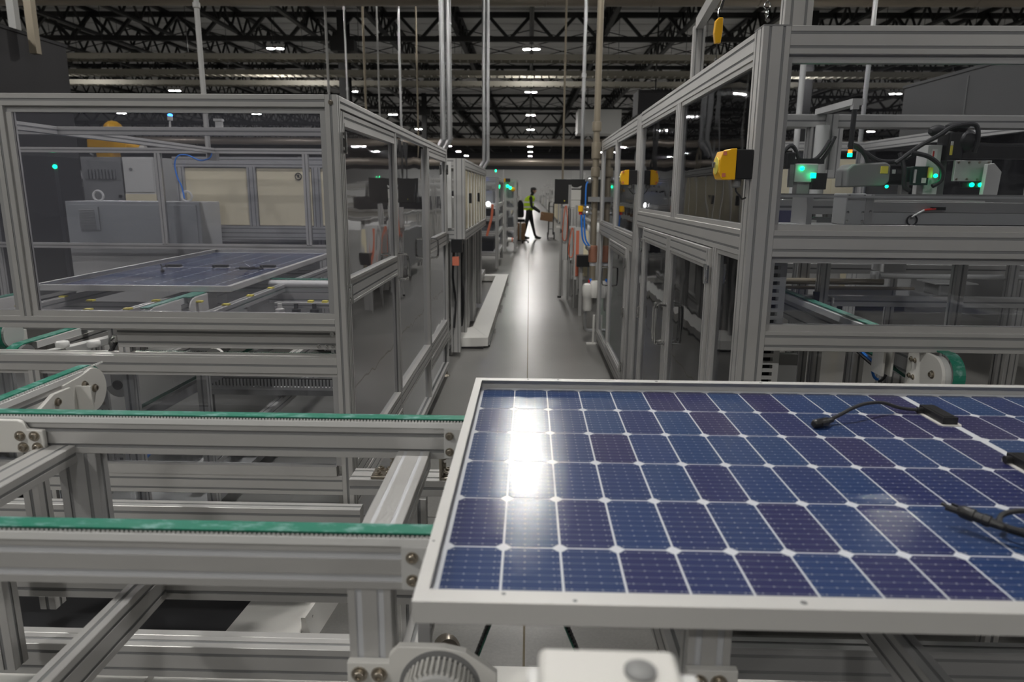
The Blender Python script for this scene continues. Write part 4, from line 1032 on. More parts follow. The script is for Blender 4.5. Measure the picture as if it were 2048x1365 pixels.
MB().sphere((2.14, 3.6, 1.86), .055, 12).sphere((2.0, 3.6, 1.905), .03, 10, sc=(1.6, 1, 1)).sphere((2.09, 3.6, 1.925), .03, 10, sc=(2, 1, .8)).build('connector_cluster', 'rubber', R2, smooth=True)
B(2.10, 2.60, 3.60, 3.64, 1.775, 1.835).build('cable_chain', 'black', R2)
B(2.085, 2.26, 3.56, 3.58, 1.665, 1.765).build('mounting_plate', 'lgrey', R2, bevel=.002)
for x in (2.10, 2.15, 2.20, 2.245):
    for z in (1.675, 1.755): bolt(R2, (x, 3.56, z), r=.004)
MB().prism([(2.20, 1.60), (2.205, 1.745), (2.235, 1.75), (2.275, 1.71), (2.27, 1.60)], 'y', 3.50, 3.53).build('gusset', 'lgrey', R2, bevel=.002)
B(2.12, 2.24, 3.54, 3.56, 1.635, 1.66).build('sensor_bar', 'black', R2)
for x in (2.163, 2.205): MB().sphere((x, 3.535, 1.648), .011, 10).build('green_light', 'led_green', R2)
MB().sphere((1.985, 3.54, 1.69), .010, 10).build('green_light', 'led_green', R2); B(1.955, 1.975, 3.55, 3.56, 1.68, 1.73).build('yellow_tag', 'lemon', R2)
MB().sphere((1.755, 3.54, 1.637), .008, 10).build('green_light', 'led_green', R2)
for a in ([(1.58, 3.62, 1.84), (1.62, 3.6, 1.83), (1.66, 3.6, 1.79), (1.68, 3.6, 1.75)], [(1.60, 3.62, 1.84), (1.66, 3.6, 1.80), (1.74, 3.6, 1.76), (1.85, 3.6, 1.765), (1.90, 3.58, 1.80)],
          [(1.80, 3.57, 1.75), (1.90, 3.56, 1.83), (1.98, 3.55, 1.88), (2.04, 3.55, 1.92), (2.12, 3.55, 1.93)], [(1.86, 3.55, 1.80), (1.94, 3.54, 1.78), (2.0, 3.53, 1.73), (2.01, 3.53, 1.67), (1.97, 3.53, 1.64)],
          [(1.82, 3.58, 1.80), (1.84, 3.56, 1.72), (1.85, 3.56, 1.64), (1.88, 3.56, 1.62)], [(2.08, 3.55, 1.93), (2.15, 3.55, 1.93), (2.17, 3.55, 1.87), (2.16, 3.55, 1.80)]):
    MB().tube(a, .011, 8, smooth=5).build('hose', 'rubber', R2, smooth=True)
B(1.84, 1.875, 3.56, 3.6, 1.60, 1.66).build('valve', 'chrome', R2)
B(1.57, 2.7, 3.5, 3.95, 1.56, 1.60).build('bed', 'mgrey', R2)
for x in (1.58, 2.6): rail(R2, x, x + .045, 3.8, 3.845, .04, 1.56, 'z', 'post')
ST = thing('stack_light', 'orange over green signal light hanging beside the inner post', 'beacon', (1.568, 3.56, 1.75))
MB().cyl((1.568, 3.56, 1.797), (1.568, 3.56, 1.812), .010, 12).build('orange_lens', 'led_orange', ST); MB().cyl((1.568, 3.56, 1.778), (1.568, 3.56, 1.795), .011, 12).build('green_lens', 'led_green', ST)
MB().cyl((1.568, 3.56, 1.812), (1.568, 3.56, 2.0), .012, 10).build('stem', 'black', ST); MB().bar((1.568, 3.56, 2.0), (1.568, 3.56, 2.03), .03, .03).box(1.55, 1.60, 3.55, 4.0, 2.02, 2.05).build('arm', 'alu', ST)
IP = thing('inner_column', 'ribbed aluminium column with a rounded cylinder hanging inside the right enclosure', 'machine part', (1.95, 4.3, 1.4))
rail(IP, 1.60, 1.665, 3.96, 4.02, 1.73, 2.02, 'z', 'post'); rail(IP, 1.53, 1.60, 3.98, 4.06, .04, 1.99, 'z', 'post')
MB().cyl((1.575, 3.94, 1.60), (1.575, 3.94, 1.96), .035, 20).build('cylinder', 'lgrey', IP, smooth=True)
rail(IP, .82, 3.3, 3.97, 4.05, 1.955, 2.018, 'x', 'rail')
# lower storey of the right enclosure
LR = thing('belt_conveyor', 'belt arm with green belt and rounded white end plate, low in the right enclosure', 'conveyor', (1.40, 3.0, .8))
B(1.393, 1.432, 2.30, 4.5, 1.0765, 1.0805).build('belt', 'belt', LR)
arc = [(2.30 - .076 * math.sin(a), 1.0045 + .076 * math.cos(a)) for a in [PI * i / 14 for i in range(15)]]
inn = [(2.30 - .072 * math.sin(a), 1.0045 + .072 * math.cos(a)) for a in [PI * i / 14 for i in range(15)]]
MB().prism(arc + inn[::-1], 'x', 1.393, 1.432).build('belt', 'belt', LR)
pl = [(2.45, .93), (2.45, 1.073)] + [(2.30 - .069 * math.sin(a), 1.003 + .069 * math.cos(a)) for a in [PI * i / 14 for i in range(15)]]
MB().prism(pl, 'x', 1.360, 1.372).build('end_plate', 'white', LR, bevel=.002)
MB().cyl((1.372, 2.30, 1.003), (1.392, 2.30, 1.003), .066, 32).build('pulley', 'lgrey', LR)
bolt(LR, (1.360, 2.29, 1.008), (-1, 0, 0), r=.0095)
for y in (2.40, 2.425):
    for z in (.97, 1.03): bolt(LR, (1.360, y, z), (-1, 0, 0), r=.0065)
for x in (1.30, 1.27): B(x, x + .008, 2.44, 2.52, .96, 1.05).build('bracket_plate', 'white', LR)
B(1.376, 1.43, 2.45, 4.5, 1.045, 1.0725).build('guide_strip', 'white_plastic', LR)
rail(LR, 1.385, 1.43, 2.48, 4.5, .94, 1.045, 'y', 'beam')
MB().bar((1.40, 2.34, .93), (1.37, 2.75, .985), .03, .004).build('belt', 'belt_edge', LR)
rail(LR, 1.385, 1.43, 2.9, 2.98, .04, .94, 'z', 'leg'); rail(LR, 1.385, 1.43, 4.3, 4.38, .04, .94, 'z', 'leg')
for pts in ([(1.16, 3.1, .98), (1.20, 3.05, 1.02), (1.27, 3.0, 1.04), (1.33, 2.95, 1.03)], [(1.33, 2.95, 1.035), (1.36, 2.9, 1.0), (1.365, 2.8, .97), (1.37, 2.7, .95)]):
    MB().tube(pts, .006, 6, smooth=5).build('blue_cable', 'blue', LR); MB().tube([(a, b, c - .012) for a, b, c in pts], .008, 6, smooth=5).build('cable', 'rubber', LR)
CQ = thing('cable_loop', 'blue and black cable loop tied upright, right of the slotted duct', 'cable', (1.5, 2.9, .81))
for r, c, k in ((.062, 'rubber', 1.0), (.055, 'blue', .8)):
    q_ = [(1.50 + r * .55 * math.cos(a), 2.9 + (.004 if c == 'blue' else 0), .885 + r * 1.1 * math.sin(a)) for a in [PI * (.5 if c == 'blue' else -.5) + PI * i / 12 * (1 if c == 'blue' else 1.1) for i in range(13)]]
    MB().tube(q_, .006, 8).build('cable', c, CQ, smooth=True)
MB().lathe((1.50, 2.9, .945), [(.008, 0), (.012, .004), (.012, .02)], (0, 0, 1), 10).build('gland', 'chrome', CQ)
rail(CQ, 1.55, 1.62, 2.92, 2.96, .04, 1.0, 'z', 'post')
DV = thing('slotted_duct', 'upright white slotted wiring duct beside the corner post of the right enclosure', 'wiring duct', (.87, 2.46, .5))
slot_duct(DV, .828, .905, 2.45, .50, 1.365, 'z', .0275, 'lgrey')
B(.905, .98, 2.47, 2.5, .5, 1.03).build('cover_plate', 'mgrey', DV); B(.84, .97, 2.47, 2.52, .04, .5).build('post', 'mgrey', DV)
LF = thing('conveyor_bed', 'dim conveyor bed with long round bars inside the right enclosure', 'conveyor', (2.4, 3.8, .6))
rail(LF, 1.45, 3.25, 3.72, 3.765, 1.01, 1.065, 'x', 'beam'); rail(LF, 1.25, 3.25, 4.4, 4.45, 1.11, 1.17, 'x', 'beam')
for z, y, r, x1 in ((1.115, 3.95, .018, 2.0), (1.085, 3.9, .010, 2.15), (1.16, 3.85, .014, 2.75)): MB().cyl((1.2 if z < 1.15 else 1.93, y, z), (x1, y, z), r, 12).build('round_bar', 'lgrey' if z > 1.15 else 'brass', LF, smooth=True)
MB().cyl((1.90, 3.85, 1.145), (1.90, 3.85, 1.185), .022, 16).build('white_cap', 'white_plastic', LF)
B(2.2, 2.34, 3.75, 3.9, 1.065, 1.13).build('bearing_block', 'mgrey', LF, bevel=.01); B(2.17, 2.40, 3.74, 3.92, 1.13, 1.136).build('lid', 'lgrey', LF)
B(2.0, 2.12, 3.95, 4.1, 1.17, 1.28).build('motor_box', 'lgrey', LF)
B(1.3, 1.75, 4.8, 4.84, 1.07, 1.17).build('ribbed_panel', 'white', LF); B(1.7, 2.05, 3.95, 4.0, 1.02, 1.07).build('pale_block', 'lgrey', LF)
for x in (1.5, 2.3, 3.1): rail(LF, x, x + .045, 3.77, 3.815, .04, 1.0, 'z', 'leg'); rail(LF, x, x + .045, 4.45, 4.495, .04, 1.1, 'z', 'leg')
B(1.52, 1.55, 3.70, 3.715, 1.03, 1.09).build('gauge', 'black', LF); MB().cyl((1.62, 3.70, 1.01), (1.62, 3.70, 1.06), .01, 10).build('gland', 'chrome', LF)
B(1.45, 3.2, 2.9, 4.6, .08, .12).build('base_tray', 'dgrey', LF); MB().bar((1.1, 2.9, .75), (1.9, 2.9, .45), .04, .06).build('diagonal', 'alu_dark', LF)
FP = thing('finned_heatsink', 'cream finned heat sink on a grey block, inside the right enclosure side window', 'machine part', (1.2, 4.35, 1.4))
for i in range(12): B(1.02 + i * .022, 1.033 + i * .022, 4.30, 4.42, 1.44, 1.60).build('fin', 'cream', FP)
B(1.28, 1.33, 4.3, 4.42, 1.44, 1.62).build('block', 'mgrey', FP); B(.98, 1.4, 4.28, 4.5, 1.40, 1.44).build('shelf', 'lgrey', FP)
for x in (1.0, 1.34): rail(FP, x, x + .045, 4.4, 4.445, .04, 1.40, 'z', 'post')
# ================================================================ fittings along the aisle
def interlock(x, y, z, label, s=1.0, cable_len=.05):
    t = thing('emergency_button_box', label, 'safety switch', (x, y, z))
    # black back box fixed to the post (towards +x), yellow cover towards the aisle (-x)
    B(x - .055 * s, x, y - .04 * s, y + .035 * s, z, z + .093 * s).build('back_box', 'black', t, bevel=.003)
    yc = [(x - .055 * s, z - .003), (x - .055 * s, z + .096 * s), (x - .075 * s, z + .095 * s), (x - .078 * s, z + .091 * s), (x - .098 * s, z + .088 * s), (x - .108 * s, z + .06 * s), (x - .108 * s, z + .02 * s), (x - .10 * s, z + .001 * s), (x - .095 * s, z - .003)]
    MB().prism(yc, 'y', y - .044 * s, y + .038 * s).build('cover', 'yellow', t, bevel=.004)
    MB().lathe((x - .107 * s, y - .003, z + .042 * s), [(.028 * s, 0), (.028 * s, .003), (.02 * s, .004)], (-1, 0, 0), 20).build('dial', 'lemon', t, smooth=True)
    MB().lathe((x - .109 * s, y - .003, z + .045 * s), [(.010 * s, 0), (.010 * s, .008), (.006 * s, .012)], (-1, 0, 0), 12).build('knob', 'chrome', t, smooth=True)
    for b in (.012, .08): B(x - .099 * s, x - .088 * s, y - .046 * s, y - .036 * s, z + b * s - .006, z + b * s + .006).build('screw_recess', 'orange', t)
    MB().lathe((x - .043 * s, y - .012, z), [(.015 * s, 0), (.0155 * s, -.004), (.0155 * s, -.024 * s), (.010 * s, -.028 * s)], n=14).build('cable_gland', 'mgrey', t, smooth=True)
    MB().tube([(x - .043 * s, y - .012, z - .026 * s), (x - .040 * s, y - .012, z - .04 * s), (x - .028 * s, y - .012, z - .053 * s), (x - .018 * s, y - .008, z - .064 * s), (x - .004, y, z - .06 * s)], .0028, 6, smooth=4).build('cable', 'rubber', t)
    return t
interlock(.722, 2.375, 1.645, 'yellow and black button box on the near corner post of the right enclosure')
interlock(.722, 4.86, 1.652, 'yellow and black button box on the middle post, further down the aisle', 1.0)
MB2 = thing('emergency_button_box', 'yellow and black button box on the inner face of the middle post, seen through glass', 'safety switch', (.83, 4.86, 1.652))
B(.812, .86, 4.80, 4.88, 1.652, 1.745).build('back_box', 'black', MB2, bevel=.003); B(.86, .905, 4.796, 4.884, 1.65, 1.747).build('cover', 'yellow', MB2, bevel=.006)
# spring balancer and hook hanging from the gantry rail
def balancer(x, y, z, label):
    t = thing('spring_balancer', label, 'hoist', (x, y, z))
    MB().prism([(x - .012, z - .115), (x + .014, z - .115), (x + .020, z - .06), (x + .019, z), (x - .002, z), (x - .016, z - .015), (x - .020, z - .07)], 'y', y - .016, y + .016).build('body', 'yellow', t, bevel=.004)
    MB().tube([(x, y, z), (x - .004, y, z + .02), (x, y, z + .045), (x + .008, y, z + .03)], .0035, 6, smooth=3).build('top_hook', 'chrome', t)
    MB().tube([(x, y, z - .115), (x, y, z - .18)], .0022, 6).build('wire', 'rubber', t)
    MB().lathe((x, y, z - .18), [(.003, 0), (.007, -.004), (.007, -.012), (.004, -.02), (.006, -.026), (.006, -.036), (.002, -.04)], n=10).build('bottom_hook', 'chrome', t, smooth=True)
balancer(.895, 3.6, 2.42, 'yellow spring balancer hanging from the gantry over the right enclosure')
MB().bar((.90, 3.6, 2.455), (.965, 3.6, 2.69), .012, .012).build('hanger', 'chrome', MBt)
HK = thing('hanging_hook', 'small chrome hook on a wire near the gantry post', 'hook', (.93, 3.0, 2.3))
MB().tube([(.935, 3.0, 2.70), (.935, 3.0, 2.345)], .002, 6).build('wire', 'chrome', HK)
MB().tube([(.935 + .012 * math.cos(a), 3.0, 2.33 + .014 * math.sin(a)) for a in [2 * PI * i / 12 for i in range(13)]], .003, 6).build('ring', 'chrome', HK)
MB().lathe((.935, 3.0, 2.316), [(.003, 0), (.007, -.006), (.007, -.02), (.003, -.034)], n=10).build('hook', 'chrome', HK, smooth=True)
rail(HK, .915, .955, 2.99, 3.02, 2.69, 2.74, 'y', 'clamp')
# tall aged air pipe with valves, filter regulator
PR = thing('air_supply_pipe', 'tall aged air pipe with valves and filter at the far corner of the right enclosure', 'pipe', (.69, 7.36, 0))
pxp, pyp = .675, 7.37
MB().cyl((pxp, pyp, .62), (pxp, pyp, 8.98), .033, 16).build('riser', 'brass', PR, smooth=True)
for z in (2.25, 2.05, 1.98, 1.80, 1.0, .92): MB().lathe((pxp, pyp, z), [(.034, -.05), (.046, -.045), (.048, 0), (.046, .045), (.034, .05)], n=16).build('coupling', 'brass' if z > 1.1 else 'copper', PR, smooth=True)
MB().cyl((pxp, pyp, .62), (pxp, pyp, .86), .024, 14).build('lower_pipe', 'alu', PR); MB().lathe((pxp, pyp, .83), [(.03, 0), (.035, .01), (.035, .05), (.03, .06)], n=14).build('blue_collar', 'groove_light', PR)
MB().lathe((.63, 7.34, .52), [(.045, -.16), (.05, -.14), (.05, -.02), (.062, 0), (.062, .09), (.05, .12), (.03, .13)], n=18).build('filter_bowl', 'white', PR, smooth=True)
MB().lathe((.70, 7.34, .60), [(.05, -.10), (.062, -.06), (.062, .04), (.04, .08)], n=18).build('regulator', 'white', PR, smooth=True)
MB().cyl((.655, 7.34, .65), (.655, 7.34, .70), .014, 10).build('blue_knob', 'blue', PR); MB().cyl((.64, 7.33, .66), (.64, 7.33, .69), .01, 8).build('red_knob', 'red', PR)
MB().tube([(.61, 7.34, .37), (.61, 7.34, .20), (.615, 7.34, .16), (.64, 7.34, .145), (.72, 7.34, .145)], .017, 10).build('drain_pipe', 'galv', PR, smooth=True)
MB().cyl((.70, 7.30, 0), (.70, 7.30, .32), .012, 10).box(.63, .74, 7.27, 7.33, 0, .012).build('foot_stand', 'white', PR)
for z, dx in ((1.72, -.10), (1.43, -.12), (1.38, -.13), (1.03, -.08)):
    MB().cyl((pxp, pyp, z), (pxp + dx, pyp - .02, z), .016, 10).lathe((pxp + dx * .6, pyp - .01, z), [(.02, -.025), (.034, -.012), (.034, .012), (.02, .025)], (1, 0, 0), 12).build('ball_valve', 'galv', PR, smooth=True)
MB().cyl((.53, 7.33, 1.40), (.53, 7.33, 1.46), .028, 14).build('yellow_cap', 'yellow', PR); MB().cyl((.53, 7.33, 1.37), (.53, 7.33, 1.40), .018, 12).build('red_body', 'red', PR)
MB().tube([(.60, 7.34, 1.70), (.585, 7.34, 1.68), (.58, 7.34, 1.62), (.58, 7.34, 1.46)], .008, 8, smooth=3).build('blue_hose', 'blue', PR)
for dx in (0, .03): MB().tube([(.54 + dx, 7.33, 1.37), (.545 + dx, 7.33, 1.25), (.56 + dx, 7.33, 1.12), (.60 + dx, 7.33, 1.05)], .009, 8, smooth=3).build('blue_hose', 'blue', PR)
B(pxp - .07, .723, 7.30, 7.36, 1.50, 1.55).build('pipe_bracket', 'mgrey', PR)
JB = thing('black_junction_box', 'black box fixed to the small frame left of the air filter', 'box', (.70, 8.98, .6))
B(.62, .79, 8.98, 9.12, .65, .80).build('body', 'black', JB, bevel=.004); B(.66, .70, 9.05, 9.09, 0, .65).build('post', 'alu', JB)
# right-hand station with the large monitor
MN = thing('wall_monitor', 'large black monitor seen from the side of the aisle, right', 'monitor', (.8, 11.6, 1.1))
B(.405, 1.25, 11.5, 11.56, 1.405, 1.80).build('screen', 'black', MN, bevel=.006); B(.72, .94, 11.56, 11.62, 1.1, 1.6).build('stand_arm', 'lgrey', MN)
MB().sphere((.565, 11.495, 1.455), .012, 8).build('indicator', 'lemon', MN); B(.7, .96, 11.6, 11.7, 0, 1.1).build('column', 'lgrey', MN)
CM = thing('camera_column', 'pale square column with a curved top bracket in front of the monitor', 'machine part', (.71, 11.0, 0))
B(.635, .79, 10.95, 11.05, 1.475, 1.63).build('upper_cover', 'white', CM, bevel=.006); B(.64, .785, 10.95, 11.05, 1.36, 1.47).build('lower_cover', 'white', CM, bevel=.006)
MB().prism([(.62, 1.69), (.64, 1.65), (.78, 1.65), (.80, 1.69), (.78, 1.685), (.74, 1.665), (.68, 1.665), (.64, 1.685)], 'y', 10.95, 11.05).build('bracket', 'lgrey', CM)
B(.64, .78, 10.96, 11.04, 0, 1.36).build('column', 'lgrey', CM)
RS = thing('assembly_station', 'grey assembly station with panels, right of the aisle below the monitor', 'machine', (1.4, 12.5, 0))
for x0, x1, y0, y1, z0, z1, m in ((.86, 2.6, 10.9, 14.6, .15, .98, 'lgrey'), (.50, .64, 10.4, 10.5, .60, 1.36, 'lgrey'), (.42, .62, 10.9, 11.0, 1.05, 1.08, 'white'), (.78, .86, 11.2, 14.4, .25, .9, 'mgrey')):
    B(x0, x1, y0, y1, z0, z1).build('panel', m, RS)
for x, y in ((.46, 10.45), (.60, 10.45), (.84, 9.7), (.84, 10.9), (.84, 12.8), (.84, 14.6), (1.6, 10.9), (2.5, 10.9), (2.5, 14.5)): rail(RS, x, x + .06, y, y + .06, .05, 1.36 if x < .7 else 1.2, 'z', 'post')
for z in (.25, 1.14): rail(RS, .84, .90, 9.7, 14.6, z, z + .06, 'y')
rail(RS, .84, 2.5, 10.9, 10.96, 1.14, 1.2, 'x'); rail(RS, .46, .66, 10.45, 10.51, 1.0, 1.05, 'x'); rail(RS, .66, .84, 10.45, 10.51, .3, .36, 'x')
MB().cyl((.47, 10.48, .02), (.47, 10.48, .05), .03, 10).build('caster_wheel', 'rubber', RS)
for x, y, z0, z1 in ((.545, 9.6, .72, 1.12), (.49, 10.35, .9, 1.40)):
    t = thing('orange_hose', 'orange hose loop hanging on the right hand station, %s' % ('nearer' if y < 10 else 'under the monitor'), 'hose', (x, y, z0))
    MB().tube([(x + .04, y, z1), (x + .02, y, z1 - .1), (x, y, z0 + .1), (x + .02, y, z0), (x + .06, y, z0 + .03), (x + .07, y, z1 - .2), (x + .05, y, z1)], .008, 8, smooth=4).build('tube', 'orange', t, smooth=True)
    B(x + .0, x + .09, y, y + .05, z1 - .01, z1 + .02).build('hanger', 'lgrey', t); rail(t, x + .08, x + .12, y + .05, y + .09, 0, z1 + .3, 'z', 'post')
CF = thing('curved_cover', 'grey panel with a lilac rounded corner at the end of the right enclosure', 'machine part', (.72, 9.4, 0))
MB().prism([(.60, .45), (.80, .45), (.80, 1.02), (.78, 1.10), (.72, 1.14), (.60, 1.14)], 'y', 9.25, 9.3).build('panel', 'lgrey', CF); B(.62, .66, 9.24, 9.25, .5, 1.1).build('stripe', 'orange', CF); B(.72, .78, 9.24, 9.25, .5, 1.1).build('stripe', 'cream', CF)
B(.70, .80, 9.3, 9.36, 0, 1.0).build('post', 'alu', CF)

# white raceway on the floor, left of the aisle
FR = thing('floor_raceway', 'white U-shaped cable raceway on the floor left of the aisle', 'cable cover', (-.6, 9.8, 0))
MB().prism([(-.830, 6.98), (-.415, 7.05), (-.62, 7.64), (-.86, 7.38)], 'z', .02, .11).build('cover', 'white', FR)
MB().prism([(-.414, 7.052), (-.372, 12.72), (-.595, 12.43), (-.619, 7.642)], 'z', .02, .11).build('cover', 'white', FR)
MB().prism([(-.373, 12.724), (-.94, 12.66), (-.94, 12.40), (-.597, 12.434)], 'z', .02, .11).build('cover', 'white', FR)
for y in (7.8, 9.2, 9.5, 10.6, 11.9): B(-.41 + (y - 7) * .007, -.375 + (y - 7) * .007, y, y + .03, 0, .05).build('floor_clip', 'chrome', FR)
B(-.80, -.46, 7.0, 7.04, 0, .02).build('foot', 'black', FR); B(-.44, -.40, 7.1, 12.6, 0, .02).build('foot', 'black', FR)

# ================================================================ second machine with the cream doors
M2 = thing('process_machine', 'long machine with cream upright doors behind the left enclosure', 'machine', (-2.0, 8.1, 0))
mx, my0, my1 = -.60, 6.52, 9.75
rail(M2, mx - .10, mx, my0, my0 + .10, 1.16, 1.89, 'z', 'post'); rail(M2, mx - .09, mx, my1 - .09, my1, 1.16, 1.89, 'z', 'post')
rail(M2, mx - .09, mx, my0 + .1, my1, 1.80, 1.89, 'y'); rail(M2, mx - .09, mx, my0 + .1, my1, 1.14, 1.23, 'y')
rail(M2, -3.3, mx - .1, my0, my0 + .09, 1.80, 1.89, 'x'); rail(M2, -3.3, mx - .1, my0, my0 + .09, 1.14, 1.26, 'x')
n = 8; dl = (my1 - .09 - my0 - .1) / n
for i in range(n):
    a = my0 + .1 + i * dl
    B(mx - .03, mx - .012, a + .02, a + dl - .02, 1.24, 1.79).build('cream_panel', 'cream', M2, bevel=.004)
    B(mx - .035, mx - .002, a + dl - .02, a + dl + .02, 1.23, 1.80).build('mullion', 'white', M2)
    if i in (1, 4): B(mx - .012, mx + .02, a + .05, a + .09, 1.48, 1.58).build('handle', 'black', M2)
for x0, x1 in ((-3.2, -2.62), (-2.53, -2.02), (-1.95, -1.4), (-1.3, -.78)): B(x0, x1, my0 + .02, my0 + .05, 1.27, 1.79).build('cream_panel', 'cream', M2, bevel=.004)
for x in (-3.28, -2.615, -2.01, -1.39): rail(M2, x, x + .08, my0, my0 + .06, 1.26, 1.80, 'z', 'mullion')
B(-1.25, -.72, my0 - .01, my0 + .02, 1.26, 1.86).build('white_door', 'lgrey', M2)
for i in range(6): B(-.93, -.90, my0 - .014, my0 - .01, 1.38 + i * .07, 1.41 + i * .07).build('lock', 'mgrey', M2)
MB().tube([(-2.14 + .03 * math.cos(a), my0 + .015, 1.72 + .03 * math.sin(a)) for a in [2 * PI * i / 14 for i in range(15)]], .004, 5).build('round_symbol', 'black', M2); MB().bar((-2.16, my0 + .015, 1.74), (-2.12, my0 + .015, 1.70), .004, .005).box(-2.148, -2.132, my0 + .012, my0 + .018, 1.71, 1.735).build('round_symbol', 'black', M2)
B(-3.3, mx - .1, my0 + .1, my1, 1.86, 1.88).build('roof_panel', 'lgrey', M2)
for x, y in ((-.75, 6.62), (-.75, 7.3), (-.75, 7.6), (-.75, 8.3), (-.75, 8.6), (-.75, 9.65), (-3.2, 6.6), (-2.0, 6.6)): rail(M2, x, x + .09, y, y + .09, .05, 1.14, 'z', 'leg')
rail(M2, -.84, -.78, 6.6, 12.4, .14, .23, 'y'); rail(M2, -.80, -.75, 6.7, 9.65, .0, .05, 'y', 'foot_rail')
B(-3.1, -.85, 6.75, 9.6, .25, 1.10).build('inner_body', 'mgrey', M2)
B(-.72, -.62, 6.45, 6.55, 1.04, 1.16).build('black_box', 'black', M2); B(-.71, -.65, 6.44, 6.5, .92, 1.0).build('orange_box', 'orange', M2)
B(-.735, -.70, 8.9, 8.94, 1.0, 1.1).build('orange_box', 'orange', M2)
MB().tube([(-.70, 6.5, 1.05), (-.72, 6.55, .8), (-.70, 6.6, .55), (-.72, 6.6, .3)], .012, 6, smooth=3).build('cable', 'rubber', M2); MB().tube([(-.66, 6.75, 1.1), (-.68, 6.8, .8), (-.67, 6.9, .5), (-.70, 7.0, .25)], .03, 8, smooth=3).build('cable_bundle', 'rubber', M2)
for y in (6.7, 7.7, 8.9): MB().cyl((-.81, y, .03), (-.77, y, .03), .035, 12).build('caster_wheel', 'rubber', M2)
MB().tube([(-.52, 9.9, 1.42), (-.53, 9.9, 1.25), (-.58, 9.9, 1.05), (-.60, 9.9, .98)], .018, 8, smooth=3).build('orange_hose', 'orange', M2)

# shelving towers with the green lamps
def tower(x0, x1, y0, y1, h, label, shelves, glass=True):
    t = thing('machine_tower', label, 'machine', ((x0 + x1) / 2, (y0 + y1) / 2, 0))
    for x in (x0, x1 - .07):
        for y in (y0, y1 - .07): rail(t, x, x + .07, y, y + .07, .05, h, 'z', 'post')
    for z in [.3] + shelves + [h - .08]:
        for y in (y0, y1 - .07): rail(t, x0 + .07, x1 - .07, y, y + .07, z, z + .08, 'x')
        for x in (x0, x1 - .07): rail(t, x, x + .07, y0 + .07, y1 - .07, z, z + .08, 'y')
    for a, b in zip([.38] + [s + .08 for s in shelves], shelves + [h - .08]):
        if glass: B(x0 + .07, x1 - .07, y0 + .03, y0 + .034, a, b).build('pane', 'pane', t); B(x1 - .04, x1 - .036, y0 + .07, y1 - .07, a, b).build('pane', 'pane', t)
        B(x0 + .1, x1 - .12, y0 + .25, y1 - .2, a, a + (b - a) * .55).build('unit', random.choice(['mgrey', 'dgrey', 'lgrey']), t)
    return t
TA = tower(-1.35, -.62, 14.2, 16.6, 1.88, 'grey machine tower with shelves left of the aisle, before the green lamps', [.72, 1.02, 1.28])
TB = tower(-.66, -.33, 18.2, 20.0, 1.90, 'narrow white tower with green lamps, left of the walking person', [.6, 1.12, 1.35])
for x, z in ((-.565, 1.73), (-.50, 1.69)): MB().sphere((x, 18.15, z), .035, 10).build('green_light', 'led_green', TB)
MB().lathe((-.43, 18.2, 1.65), [(.05, 0), (.055, .03), (.03, .06)], (0, -1, 0), 14).build('stop_button', 'yellow', TB, smooth=True)
B(-.62, -.50, 18.12, 18.2, 1.83, 1.92).build('button_box', 'black', TB); B(-.66, -.62, 18.12, 18.2, 1.83, 1.92).build('button_cover', 'yellow', TB)
MB().sphere((-.83, 14.15, 1.35), .045, 10).build('white_light', 'led_white', TA); B(-1.0, -.9, 14.15, 14.2, 1.76, 1.80).build('blue_strip', 'led_blue', TA)
MB().cyl((-.55, 18.0, .38), (-.45, 18.0, .38), .06, 14).build('white_motor', 'white', TB); MB().cyl((-.45, 18.0, .38), (-.42, 18.0, .38), .06, 14).build('orange_ring', 'orange', TB)
# boxes on the floor
for k, (x0, x1, y0, y1, z0, z1, lab) in enumerate(((-.42, -.14, 23.3, 23.8, 0, .30, 'lower cardboard box on the floor beside the person'), (-.40, -.12, 23.35, 23.8, .30, .56, 'upper cardboard box stacked beside the person'))):
    b_ = thing('cardboard_box', lab, 'box', (x0, y0, z0)); B(x0, x1, y0, y1, z0, z1).build('carton', 'cardboard', b_, bevel=.004); B(x0 + .1, x1 - .1, y0 - .002, y1 + .002, z1 - .001, z1 + .002).build('tape', 'cream', b_)
CH = thing('standing_chair', 'black padded chair left of the person', 'chair', (-.28, 22.0, 0))
MB().prism([(-.40, .85), (-.38, 1.22), (-.33, 1.33), (-.25, 1.33), (-.19, 1.22), (-.17, .85), (-.2, .8), (-.37, .8)], 'y', 22.0, 22.12).build('backrest', 'cloth_black', CH, bevel=.02)
B(-.42, -.14, 22.02, 22.4, .66, .74).build('seat', 'cloth_black', CH, bevel=.02); MB().cyl((-.28, 22.2, .08), (-.28, 22.2, .66), .03, 10).build('column', 'chrome', CH)
for i in range(5):
    a = 2 * PI * i / 5; MB().bar((-.28, 22.2, .08), (-.28 + .25 * math.cos(a), 22.2 + .25 * math.sin(a), .06), .04, .03).cyl((-.28 + .25 * math.cos(a), 22.2 + .25 * math.sin(a), 0), (-.28 + .25 * math.cos(a), 22.2 + .25 * math.sin(a), .05), .025, 8).build('foot', 'black', CH)
HT = thing('hand_truck', 'black hand truck standing right of the carried box', 'cart', (.74, 24.0, 0))
for x in (.66, .82): MB().tube([(x, 24.2, .15), (x, 24.05, .8), (x, 24.0, 1.15), (x + .02, 24.05, 1.25)], .02, 8).build('rail', 'black', HT)
for z in (.35, .6, .85, 1.1): MB().bar((.66, 24.1, z), (.82, 24.1, z), .02, .03).build('crossbar', 'mgrey', HT)
B(.62, .86, 23.85, 24.2, .04, .06).build('toe_plate', 'black', HT)
for x in (.62, .84): MB().lathe((x, 24.15, .12), [(.05, 0), (.12, 0), (.12, .04), (.05, .04)], (1, 0, 0), 16).build('wheel', 'rubber', HT, smooth=True)

